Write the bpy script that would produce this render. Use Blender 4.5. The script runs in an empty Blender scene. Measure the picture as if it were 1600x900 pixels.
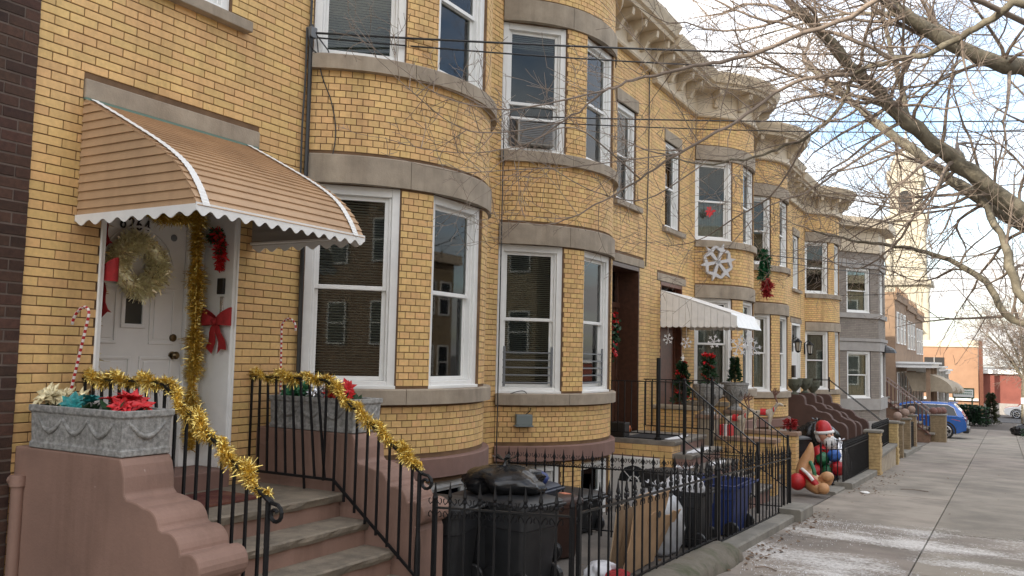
import bpy, bmesh, math, random
from mathutils import Vector, Matrix
R_ = math.radians
sc = bpy.context.scene
col = sc.collection
random.seed(7)

# ------------------------------------------------------------------ camera
CAM = (5.8, 0.0, 1.8)
cd = bpy.data.cameras.new('camera'); cam = bpy.data.objects.new('camera', cd); col.objects.link(cam)
cd.sensor_width = 36.0; cd.lens = 30.15; cd.clip_start = 0.05; cd.clip_end = 3000
m = Matrix(((0.868198, 0.019470, 0.495836), (0.495735, -0.078104, -0.864955), (0.021886, 0.996755, -0.077462))).to_4x4()
m.translation = CAM
cam.matrix_world = m
sc.camera = cam

# ------------------------------------------------------------------ sky and sun
SUN_AZ, SUN_EL = R_(204), R_(24)
w = bpy.data.worlds.new('World'); sc.world = w; w.use_nodes = True
nt = w.node_tree; N = nt.nodes; L = nt.links
for n in list(N): N.remove(n)
out = N.new('ShaderNodeOutputWorld'); bg = N.new('ShaderNodeBackground'); bg.inputs['Strength'].default_value = 0.15
sky = N.new('ShaderNodeTexSky'); sky.sky_type = 'NISHITA'; sky.sun_disc = False
sky.sun_elevation = SUN_EL; sky.sun_rotation = SUN_AZ; sky.air_density = 1.0; sky.dust_density = 1.5; sky.ozone_density = 1.5
tc = N.new('ShaderNodeTexCoord'); sep = N.new('ShaderNodeSeparateXYZ'); L.new(tc.outputs['Generated'], sep.inputs[0])
ad = N.new('ShaderNodeMath'); ad.operation = 'ADD'; ad.inputs[1].default_value = 0.22; L.new(sep.outputs[2], ad.inputs[0])
mxm = N.new('ShaderNodeMath'); mxm.operation = 'MAXIMUM'; mxm.inputs[1].default_value = 0.05; L.new(ad.outputs[0], mxm.inputs[0])
dv = N.new('ShaderNodeVectorMath'); dv.operation = 'DIVIDE'; cb = N.new('ShaderNodeCombineXYZ')
for i in range(3): L.new(mxm.outputs[0], cb.inputs[i])
L.new(tc.outputs['Generated'], dv.inputs[0]); L.new(cb.outputs[0], dv.inputs[1])
no = N.new('ShaderNodeTexNoise'); no.inputs['Scale'].default_value = 1.5; no.inputs['Detail'].default_value = 7; no.inputs['Roughness'].default_value = 0.58
L.new(dv.outputs[0], no.inputs['Vector'])
rp = N.new('ShaderNodeValToRGB'); rp.color_ramp.elements[0].position = 0.37; rp.color_ramp.elements[1].position = 0.60
L.new(no.outputs['Fac'], rp.inputs[0])
mx = N.new('ShaderNodeMixRGB'); L.new(rp.outputs[0], mx.inputs[0]); L.new(sky.outputs[0], mx.inputs[1])
# overcast cloud layer: brighter overhead than at the horizon, the same all round
cz = N.new('ShaderNodeMapRange'); cz.inputs[1].default_value = 0.0; cz.inputs[2].default_value = 1.0; cz.inputs[3].default_value = 3.6; cz.inputs[4].default_value = 10.5; L.new(sep.outputs[2], cz.inputs[0])
cm = N.new('ShaderNodeVectorMath'); cm.operation = 'SCALE'; cm.inputs[0].default_value = (1.02, 0.985, 0.945); L.new(cz.outputs[0], cm.inputs['Scale'])
L.new(cm.outputs[0], mx.inputs[2])
L.new(mx.outputs[0], bg.inputs[0]); L.new(bg.outputs[0], out.inputs[0])
sd = bpy.data.lights.new('sun', 'SUN'); sun = bpy.data.objects.new('sun', sd); col.objects.link(sun)
sd.energy = 2.7; sd.angle = R_(0.6); sd.color = (1.0, 0.90, 0.76)
sdir = Vector((math.sin(SUN_AZ) * math.cos(SUN_EL), math.cos(SUN_AZ) * math.cos(SUN_EL), math.sin(SUN_EL)))
sun.rotation_euler = sdir.to_track_quat('Z', 'Y').to_euler()
vs = sc.view_settings
vs.view_transform = 'Standard'; vs.look = 'None'; vs.gamma = 1.0; vs.exposure = 1.22; vs.use_curve_mapping = False
sc.cycles.use_denoising = True
sc.cycles.max_bounces = 8; sc.cycles.transparent_max_bounces = 16

# ------------------------------------------------------------------ helpers
def gz(y):
    "street level: the block runs downhill away from the camera"
    if y < 62: return -0.036 * y
    return -0.036 * 62 - 0.01 * (y - 62)

def wloc(o):
    v = Vector((0, 0, 0))
    while o is not None: v += o.location; o = o.parent
    return v

def tag(o, label, cat, group=None):
    o['label'] = label; o['category'] = cat
    if group: o['group'] = group
    return o

def thing(name, label, cat, loc=(0, 0, 0), group=None):
    o = bpy.data.objects.new(name, None); col.objects.link(o); o.location = loc
    o.empty_display_size = 0.1
    return tag(o, label, cat, group)

def dup(root, loc=None, rz=None, label=None, group=None, parent=None, scale=None):
    c = root.copy(); col.objects.link(c); c.parent = parent
    if loc is not None: c.location = loc
    if rz is not None: c.rotation_euler = (0, 0, rz)
    if scale is not None: c.scale = (scale,) * 3 if isinstance(scale, (int, float)) else scale
    if label: c['label'] = label
    if group: c['group'] = group
    for ch in root.children: dup(ch, parent=c)
    return c

class MB:
    def __init__(s): s.v = []; s.f = []; s.a = []
    def q(s, *p):
        n = len(s.v); s.v += [tuple(x) for x in p]; s.f.append(tuple(range(n, n + len(p)))); return s
    def box(s, x0, x1, y0, y1, z0, z1):
        n = len(s.v)
        s.v += [(x0, y0, z0), (x1, y0, z0), (x1, y1, z0), (x0, y1, z0), (x0, y0, z1), (x1, y0, z1), (x1, y1, z1), (x0, y1, z1)]
        s.f += [(n, n+3, n+2, n+1), (n+4, n+5, n+6, n+7), (n, n+1, n+5, n+4), (n+1, n+2, n+6, n+5), (n+2, n+3, n+7, n+6), (n+3, n, n+4, n+7)]
        return s
    def hexa(s, P):
        "8 points: bottom loop then top loop"
        n = len(s.v); s.v += [tuple(p) for p in P]
        s.f += [(n, n+3, n+2, n+1), (n+4, n+5, n+6, n+7), (n, n+1, n+5, n+4), (n+1, n+2, n+6, n+5), (n+2, n+3, n+7, n+6), (n+3, n, n+4, n+7)]
        return s
    def fbox(s, O, t, nn, u0, u1, d0, d1, z0, z1):
        "box in a wall frame: O origin, t along, nn outward, z up"
        O = Vector(O); P = []
        for z in (z0, z1):
            for (u, d) in ((u0, d0), (u1, d0), (u1, d1), (u0, d1)):
                p = O + t * u + nn * d; P.append((p.x, p.y, O.z + z))
        return s.hexa(P)
    def bar(s, a, b, wx, wy=None):
        "square bar between two points"
        a = Vector(a); b = Vector(b); d = (b - a).normalized(); wy = wy or wx
        up = Vector((0, 0, 1)) if abs(d.z) < 0.9 else Vector((1, 0, 0))
        e = d.cross(up).normalized(); g = e.cross(d).normalized()
        P = []
        for c in (a, b):
            for (i, j) in ((-1, -1), (1, -1), (1, 1), (-1, 1)): P.append(c + e * (i * wx / 2) + g * (j * wy / 2))
        return s.hexa(P)
    def tube(s, pts, r, n=6, cap=True):
        pts = [Vector(p) for p in pts]; k = len(pts)
        rr = r if isinstance(r, (list, tuple)) else [r] * k
        base = len(s.v); prev = None
        for i, p in enumerate(pts):
            d = (pts[min(i + 1, k - 1)] - pts[max(i - 1, 0)])
            if d.length < 1e-9: d = Vector((0, 0, 1))
            d.normalize()
            if prev is None:
                up = Vector((0, 0, 1)) if abs(d.z) < 0.9 else Vector((1, 0, 0)); e = d.cross(up).normalized()
            else:
                e = prev - d * prev.dot(d)
                e = e.normalized() if e.length > 1e-6 else d.orthogonal().normalized()
            prev = e; g = d.cross(e)
            for j in range(n):
                a = 2 * math.pi * j / n
                q = p + (e * math.cos(a) + g * math.sin(a)) * rr[i]; s.v.append((q.x, q.y, q.z))
        for i in range(k - 1):
            for j in range(n):
                s.f.append((base + i*n + j, base + i*n + (j+1) % n, base + (i+1)*n + (j+1) % n, base + (i+1)*n + j))
        if cap:
            s.f.append(tuple(base + j for j in reversed(range(n)))); s.f.append(tuple(base + (k-1)*n + j for j in range(n)))
        return s
    def lathe(s, prof, c=(0, 0, 0), n=20, sx=1, sy=1):
        base = len(s.v); k = len(prof)
        for (r, z) in prof:
            for j in range(n):
                a = 2 * math.pi * j / n; s.v.append((c[0] + r*sx*math.cos(a), c[1] + r*sy*math.sin(a), c[2] + z))
        for i in range(k - 1):
            for j in range(n): s.f.append((base+i*n+j, base+i*n+(j+1) % n, base+(i+1)*n+(j+1) % n, base+(i+1)*n+j))
        s.f.append(tuple(base + j for j in reversed(range(n)))); s.f.append(tuple(base+(k-1)*n+j for j in range(n)))
        return s
    def ball(s, c, r, n=12, m=8, sc3=(1, 1, 1), jit=0, rnd=random):
        prof = []; base = len(s.v)
        for i in range(m + 1):
            a = math.pi * i / m
            for j in range(n):
                b = 2 * math.pi * j / n; k = 1 + rnd.uniform(-jit, jit)
                s.v.append((c[0] + r*k*sc3[0]*math.sin(a)*math.cos(b), c[1] + r*k*sc3[1]*math.sin(a)*math.sin(b), c[2] - r*k*sc3[2]*math.cos(a)))
        for i in range(m):
            for j in range(n): s.f.append((base+i*n+j, base+i*n+(j+1) % n, base+(i+1)*n+(j+1) % n, base+(i+1)*n+j))
        return s
    def prism(s, poly, fn, d0, d1):
        "polygon (a,b) extruded in d; fn(a,b,d)->xyz"
        n = len(s.v); k = len(poly)
        s.v += [tuple(fn(a, b, d0)) for a, b in poly] + [tuple(fn(a, b, d1)) for a, b in poly]
        s.f.append(tuple(range(n, n + k))); s.f.append(tuple(range(n + 2*k - 1, n + k - 1, -1)))
        for i in range(k): s.f.append((n + i, n + (i+1) % k, n + k + (i+1) % k, n + k + i))
        return s
    def grid(s, rows, close=False):
        "rows of equal-length point lists"
        n = len(s.v); k = len(rows[0])
        for r in rows: s.v += [tuple(p) for p in r]
        for i in range(len(rows) - 1):
            for j in range(k - 1 + (1 if close else 0)):
                s.f.append((n+i*k+j, n+i*k+(j+1) % k, n+(i+1)*k+(j+1) % k, n+(i+1)*k+j))
        return s
    def build(s, name, mat, parent=None, smooth=False, bevel=0, kind=None, attr=None, fix=True):
        o0 = wloc(parent) if parent is not None else Vector((0, 0, 0))
        me = bpy.data.meshes.new(name)
        me.from_pydata([(x - o0.x, y - o0.y, z - o0.z) for x, y, z in s.v], [], s.f)
        if fix:
            b = bmesh.new(); b.from_mesh(me); bmesh.ops.recalc_face_normals(b, faces=b.faces); b.to_mesh(me); b.free()
        if attr:
            at = me.attributes.new('rnd', 'FLOAT', 'FACE'); at.data.foreach_set('value', attr)
        o = bpy.data.objects.new(name, me); col.objects.link(o); o.parent = parent
        if mat is not None: me.materials.append(mat)
        if smooth:
            me.polygons.foreach_set('use_smooth', [True] * len(me.polygons))
            if smooth == 'auto':
                md = o.modifiers.new('es', 'EDGE_SPLIT'); md.split_angle = R_(40)
        if bevel:
            md = o.modifiers.new('bv', 'BEVEL'); md.width = bevel; md.segments = 2; md.limit_method = 'ANGLE'; md.angle_limit = R_(40)
        if kind: o['kind'] = kind
        return o

def one(name, mat, label, cat, mb, group=None, loc=None, **kw):
    "a thing that is a single mesh"
    o = mb.build(name, mat, None, **kw); tag(o, label, cat, group)
    return o

# ------------------------------------------------------------------ materials
MATS = {}
def mat(name, c, rough=0.7, var=0.0, vs_=6.0, c2=None, bump=0.0, bs=40.0, metal=0.0, spec=0.5, dirt=0.0, ds=1.2, dc=(0.05, 0.045, 0.04), coat=0, trans=0, sss=0, per=0.0, fac=(0.35, 0.65), streak=0.0, chip=None):
    if name in MATS: return MATS[name]
    M = bpy.data.materials.new(name); M.use_nodes = True; MATS[name] = M
    t = M.node_tree; nd = t.nodes; lk = t.links; b = nd['Principled BSDF']
    b.inputs['Roughness'].default_value = rough; b.inputs['Metallic'].default_value = metal
    b.inputs['Specular IOR Level'].default_value = spec
    if coat: b.inputs['Coat Weight'].default_value = coat; b.inputs['Coat Roughness'].default_value = 0.08
    if trans: b.inputs['Transmission Weight'].default_value = trans
    c = tuple(c) + (1,)
    geo = nd.new('ShaderNodeNewGeometry'); cur = None
    def noise(scale, det=5, ro=0.6):
        n = nd.new('ShaderNodeTexNoise'); n.inputs['Scale'].default_value = scale; n.inputs['Detail'].default_value = det; n.inputs['Roughness'].default_value = ro
        lk.new(geo.outputs['Position'], n.inputs['Vector']); return n
    def ramp(src, a, bb):
        r = nd.new('ShaderNodeMapRange'); r.inputs['From Min'].default_value = a; r.inputs['From Max'].default_value = bb
        lk.new(src, r.inputs['Value']); return r.outputs[0]
    rgb = nd.new('ShaderNodeRGB'); rgb.outputs[0].default_value = c; cur = rgb.outputs[0]
    if var or c2:
        n = noise(vs_); x = nd.new('ShaderNodeMixRGB'); lk.new(ramp(n.outputs['Fac'], *fac), x.inputs[0])
        if c2: x.inputs[1].default_value = c; x.inputs[2].default_value = tuple(c2) + (1,)
        else:
            x.inputs[1].default_value = tuple(min(1, k * (1 + var)) for k in c[:3]) + (1,); x.inputs[2].default_value = tuple(k * (1 - var) for k in c[:3]) + (1,)
        cur = x.outputs[0]
    if per:
        at = nd.new('ShaderNodeAttribute'); at.attribute_name = 'rnd'
        oi = nd.new('ShaderNodeObjectInfo'); wn = nd.new('ShaderNodeTexWhiteNoise'); wn.noise_dimensions = '4D'
        lk.new(oi.outputs['Location'], wn.inputs['Vector']); lk.new(at.outputs['Fac'], wn.inputs['W'])
        mr = nd.new('ShaderNodeMapRange'); mr.inputs['To Min'].default_value = 1 - per; mr.inputs['To Max'].default_value = 1 + per * 0.6; lk.new(wn.outputs['Value'], mr.inputs['Value'])
        hs = nd.new('ShaderNodeHueSaturation'); lk.new(cur, hs.inputs['Color']); lk.new(mr.outputs[0], hs.inputs['Value'])
        sp = nd.new('ShaderNodeSeparateColor'); lk.new(wn.outputs['Color'], sp.inputs[0])
        m2 = nd.new('ShaderNodeMapRange'); m2.inputs['To Min'].default_value = 0.488; m2.inputs['To Max'].default_value = 0.506; lk.new(sp.outputs[1], m2.inputs['Value']); lk.new(m2.outputs[0], hs.inputs['Hue'])
        cur = hs.outputs[0]
    if dirt:
        n = noise(ds, 8, 0.7); x = nd.new('ShaderNodeMixRGB'); x.inputs[2].default_value = tuple(dc) + (1,)
        mm = nd.new('ShaderNodeMath'); mm.operation = 'MULTIPLY'; mm.inputs[1].default_value = dirt; lk.new(ramp(n.outputs['Fac'], 0.45, 0.75), mm.inputs[0])
        lk.new(mm.outputs[0], x.inputs[0]); lk.new(cur, x.inputs[1]); cur = x.outputs[0]
    if chip:        # flaked paint: small sharp-edged patches of the undercoat
        n = noise(chip[0], 6, 0.7); x = nd.new('ShaderNodeMixRGB'); x.inputs[2].default_value = tuple(chip[2]) + (1,); lk.new(ramp(n.outputs['Fac'], chip[1], chip[1] + 0.025), x.inputs[0]); lk.new(cur, x.inputs[1]); cur = x.outputs[0]
    if streak:      # soot and rain runs: noise drawn out vertically
        mp = nd.new('ShaderNodeMapping'); mp.inputs['Scale'].default_value = (2.6, 2.6, 0.28); lk.new(geo.outputs['Position'], mp.inputs[0])
        n = noise(1.0, 7, 0.66); lk.new(mp.outputs[0], n.inputs['Vector']); x = nd.new('ShaderNodeMixRGB'); x.blend_type = 'MULTIPLY'; x.inputs[2].default_value = (0.46, 0.42, 0.38, 1)
        mm = nd.new('ShaderNodeMath'); mm.operation = 'MULTIPLY'; mm.inputs[1].default_value = streak; lk.new(ramp(n.outputs['Fac'], 0.48, 0.72), mm.inputs[0])
        lk.new(mm.outputs[0], x.inputs[0]); lk.new(cur, x.inputs[1]); cur = x.outputs[0]
    lk.new(cur, b.inputs['Base Color'])
    if bump:
        n = noise(bs, 6, 0.65); bp = nd.new('ShaderNodeBump'); bp.inputs['Strength'].default_value = bump; bp.inputs['Distance'].default_value = 0.01
        lk.new(n.outputs['Fac'], bp.inputs['Height']); lk.new(bp.outputs[0], b.inputs['Normal'])
    return M

def glass(name='window_glass', tint=(0.78, 0.82, 0.8), rough=0.02, ior=1.38):
    if name in MATS: return MATS[name]
    M = bpy.data.materials.new(name); M.use_nodes = True; MATS[name] = M
    t = M.node_tree; nd = t.nodes; lk = t.links
    nd.remove(nd['Principled BSDF']); o = nd['Material Output']
    tr = nd.new('ShaderNodeBsdfTransparent'); tr.inputs[0].default_value = tint + (1,)
    gl = nd.new('ShaderNodeBsdfGlossy'); gl.inputs['Roughness'].default_value = rough
    fr = nd.new('ShaderNodeFresnel'); fr.inputs['IOR'].default_value = ior
    mm = nd.new('ShaderNodeMath'); mm.operation = 'MULTIPLY_ADD'; mm.inputs[1].default_value = 1.0; mm.inputs[2].default_value = 0.015; lk.new(fr.outputs[0], mm.inputs[0])
    x = nd.new('ShaderNodeMixShader'); lk.new(mm.outputs[0], x.inputs[0]); lk.new(tr.outputs[0], x.inputs[1]); lk.new(gl.outputs[0], x.inputs[2]); lk.new(x.outputs[0], o.inputs[0])
    return M

m_brick = mat('yellow_brick', (0.70, 0.462, 0.188), 0.66, var=0.08, vs_=25, bump=0.15, bs=120, per=0.13, dirt=0.25, ds=0.8, dc=(0.45, 0.29, 0.125), streak=0.6)
m_mortar = mat('dark_mortar', (0.16, 0.095, 0.052), 0.95, var=0.2, bump=0.3, bs=200)
m_bbrick = mat('brown_brick', (0.062, 0.030, 0.019), 0.85, var=0.25, vs_=30, bump=0.5, bs=150, per=0.5, dirt=0.3, ds=2, dc=(0.10, 0.05, 0.034))
m_bmortar = mat('brown_mortar', (0.125, 0.095, 0.078), 0.95, var=0.2, bump=0.3, bs=200)
m_stone = mat('grey_stone', (0.34, 0.283, 0.215), 0.85, var=0.13, vs_=5, bump=0.35, bs=60, dirt=0.35, ds=1.6, dc=(0.13, 0.11, 0.095), streak=0.6)
m_white = mat('white_paint', (0.78, 0.78, 0.76), 0.45, var=0.03, vs_=8, dirt=0.12, ds=3, dc=(0.4, 0.37, 0.32))
m_cream = mat('cream_painted_cornice', (0.60, 0.50, 0.365), 0.6, var=0.06, vs_=3, dirt=0.4, ds=2.5, dc=(0.24, 0.20, 0.15))
m_dark = mat('dark_interior', (0.030, 0.028, 0.027), 0.9)
m_blind = mat('blind_slat', (0.50, 0.48, 0.44), 0.6)
m_curtain = mat('curtain', (0.34, 0.32, 0.29), 0.9, var=0.12, vs_=12)
m_brownband = mat('brown_painted_stone', (0.215, 0.125, 0.10), 0.8, var=0.08, vs_=3, bump=0.2, bs=60, dirt=0.3, ds=1.5, dc=(0.11, 0.07, 0.06))
m_glass = glass()
m_iron = mat('black_iron', (0.007, 0.007, 0.008), 0.5, var=0.2, vs_=30, bump=0.15, bs=150, spec=0.3)
m_roof = mat('tar_roof', (0.05, 0.05, 0.05), 0.95)

# ------------------------------------------------------------------ ground, sidewalk, road
def strip(name, x0, x1, ys, dz, m_, kind='structure', parent=None):
    b = MB(); b.grid([[(x0, y, gz(y) + dz), (x1, y, gz(y) + dz)] for y in ys]); o = b.build(name, m_, parent)
    if kind: o['kind'] = kind
    return o
def salt_material():
    M = mat('sidewalk_concrete', (0.26, 0.226, 0.185), 0.9, var=0.18, vs_=1.1, bump=0.35, bs=60, dirt=0.6, ds=0.55, dc=(0.115, 0.10, 0.082), per=0.16, chip=(38, 0.715, (0.06, 0.055, 0.05)))
    t = M.node_tree; nd = t.nodes; lk = t.links; b = nd['Principled BSDF']
    old = b.inputs['Base Color'].links[0].from_socket
    geo = nd.new('ShaderNodeNewGeometry'); sp = nd.new('ShaderNodeSeparateXYZ'); lk.new(geo.outputs['Position'], sp.inputs[0])
    # rock salt scattered in crosswise drifts: streaks across the walk times a fine speckle
    mp = nd.new('ShaderNodeMapping'); mp.inputs['Scale'].default_value = (0.55, 0.95, 0.4); lk.new(geo.outputs['Position'], mp.inputs[0])
    n1 = nd.new('ShaderNodeTexNoise'); n1.inputs['Scale'].default_value = 0.9; n1.inputs['Detail'].default_value = 7; n1.inputs['Roughness'].default_value = 0.62; lk.new(mp.outputs[0], n1.inputs['Vector'])
    n2 = nd.new('ShaderNodeTexNoise'); n2.inputs['Scale'].default_value = 26; n2.inputs['Detail'].default_value = 3; n2.inputs['Roughness'].default_value = 0.75; lk.new(geo.outputs['Position'], n2.inputs['Vector'])
    def mr(s, a, c, lo=0, hi=1):
        r = nd.new('ShaderNodeMapRange'); r.inputs[1].default_value = a; r.inputs[2].default_value = c; r.inputs[3].default_value = lo; r.inputs[4].default_value = hi; lk.new(s, r.inputs[0]); return r.outputs[0]
    def op(k, a, c):
        q = nd.new('ShaderNodeMath'); q.operation = k
        for i, s in enumerate((a, c)):
            if isinstance(s, (int, float)): q.inputs[i].default_value = s
            else: lk.new(s, q.inputs[i])
        return q.outputs[0]
    band = mr(sp.outputs[1], 12.6, 14.2, 1, 0)          # the salted stretch ends in front of the second house
    streak = op('MULTIPLY', mr(n1.outputs['Fac'], 0.42, 0.60), band)
    fine = mr(op('ADD', op('MULTIPLY', streak, 0.42), n2.outputs['Fac']), 0.64, 0.96)
    fac = op('MULTIPLY', op('MULTIPLY', fine, mr(streak, 0.0, 0.25)), 0.85)
    x = nd.new('ShaderNodeMixRGB'); lk.new(fac, x.inputs[0]); lk.new(old, x.inputs[1]); x.inputs[2].default_value = (0.72, 0.70, 0.67, 1)
    lk.new(x.outputs[0], b.inputs['Base Color'])
    return M
m_walk = salt_material()
m_joint = mat('joint_dirt', (0.075, 0.062, 0.05), 0.95, var=0.2)
m_yard = mat('yard_concrete', (0.17, 0.15, 0.13), 0.92, var=0.2, vs_=2.2, bump=0.3, bs=60, dirt=0.5, ds=1.5, dc=(0.08, 0.07, 0.06))
m_asph = mat('asphalt', (0.06, 0.06, 0.062), 0.9, var=0.2, vs_=3, bump=0.3, bs=120)
m_kerb = mat('kerb_concrete', (0.21, 0.195, 0.165), 0.9, var=0.15, vs_=4, bump=0.3, bs=60, dirt=0.4, ds=2, dc=(0.1, 0.09, 0.075))
m_earth = mat('far_ground', (0.13, 0.125, 0.11), 0.95, var=0.2, vs_=0.1)
YS = [-40, -20, -8, 0] + list(range(3, 63, 3)) + [62, 70, 80, 100, 140]
g = MB(); g.grid([[(-700, y, z), (-14, y, z), (24, y, z), (900, y, z)] for y, z in [(-600, gz(-40) - 0.3), (-40, gz(-40) - 0.3)] + [(y, gz(y) - 0.3) for y in YS[1:]] + [(2500, gz(140) - 0.4)]])
o = g.build('ground', m_earth); o['kind'] = 'structure'
strip('road', 7.76, 17.5, YS, -0.12, m_asph)
strip('front_yard_ground', -0.6, 3.06, [y for y in YS if -8 <= y <= 62], -0.02, m_yard)
sw = strip('sidewalk', 3.06, 7.62, YS, -0.045, m_joint)
cross = [-6.0, -4.4, -2.8, -1.2, 0.4, 2.0, 3.6, 5.2, 6.8, 8.35, 9.9, 11.4, 13.15, 17.4, 21.9, 23.6, 27.0, 31.0, 33.2, 37.5, 42.0, 46.5, 51, 56, 61.9]
rr = random.Random(3)
for i in range(len(cross) - 1):
    y0, y1 = cross[i] + 0.008, cross[i + 1] - 0.008
    for (x0, x1) in ((3.1, 4.91), (4.925, 6.3), (6.315, 7.6)):
        dz = rr.uniform(-0.003, 0.004)
        b = MB(); b.hexa([(x0, y0, gz(y0)-0.08), (x1, y0, gz(y0)-0.08), (x1, y1, gz(y1)-0.08), (x0, y1, gz(y1)-0.08), (x0, y0, gz(y0)+dz), (x1, y0, gz(y0)+dz), (x1, y1, gz(y1)+dz), (x0, y1, gz(y1)+dz)])
        b.build('paving_slab', m_walk, sw, attr=[rr.random()] * 6, bevel=0.006)
k = MB()
for i in range(len(YS) - 1):
    a, c = YS[i], YS[i+1]
    k.hexa([(7.62, a, gz(a)-0.3), (7.78, a, gz(a)-0.3), (7.78, c, gz(c)-0.3), (7.62, c, gz(c)-0.3), (7.62, a, gz(a)+0.002), (7.78, a, gz(a)+0.002), (7.78, c, gz(c)+0.002), (7.62, c, gz(c)+0.002)])
o = k.build('street_kerb', m_kerb); o['kind'] = 'structure'

# ------------------------------------------------------------------ the yellow brick bow-front houses
BR, BC, BH = 1.709, 4.18, 1.48           # bow radius, centre (along the front), half chord
BX = -BR / 2                             # bow circle centre, measured out from the flat wall
COURSE = 0.0667

def pathpts(o, n=22):
    "front outline offset outwards by o: list of (u, x)"
    ph = math.acos((o - BX) / (BR + o)); uc = (BR + o) * math.sin(ph)
    P = [(0, o), (BC - uc, o)]
    P += [(BC - (BR + o) * math.sin(ph * (1 - 2 * i / n)), BX + (BR + o) * math.cos(ph * (1 - 2 * i / n))) for i in range(1, n)]
    P += [(BC + uc, o), (6.0, o)]
    return P

def arcp(s, o=0.0):
    "point on the bow at arc length s from its middle (negative s = towards u=0)"
    a = s / BR
    return (BC + (BR + o) * math.sin(a), BX + (BR + o) * math.cos(a))
SMAX = BR * R_(60)

def free(lo, hi, holes, z0, z1):
    "free intervals of [lo,hi] in a course, holes=(a,b,z0,z1)"
    iv = [(lo, hi)]
    for (a, b, h0, h1) in holes:
        if h1 <= z0 + 0.012 or h0 >= z1 - 0.012: continue
        nx = []
        for (p, q) in iv:
            if b <= p or a >= q: nx.append((p, q)); continue
            if a > p: nx.append((p, a))
            if b < q: nx.append((b, q))
        iv = nx
    return [(p, q) for p, q in iv if q - p > 0.015]

class House:
    def __init__(s, name, y0, zo, mirror, label, width=6.0):
        s.y0, s.zo, s.mir = y0, zo, mirror
        s.root = thing(name, label, 'house', (0, y0, zo), 'bow-front houses of the terrace')
    def W(s, u, x, z=0.0):
        return Vector((x, s.y0 + (6.0 - u if s.mir else u), z + s.zo))
    def t(s): return Vector((0, -1 if s.mir else 1, 0))

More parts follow.
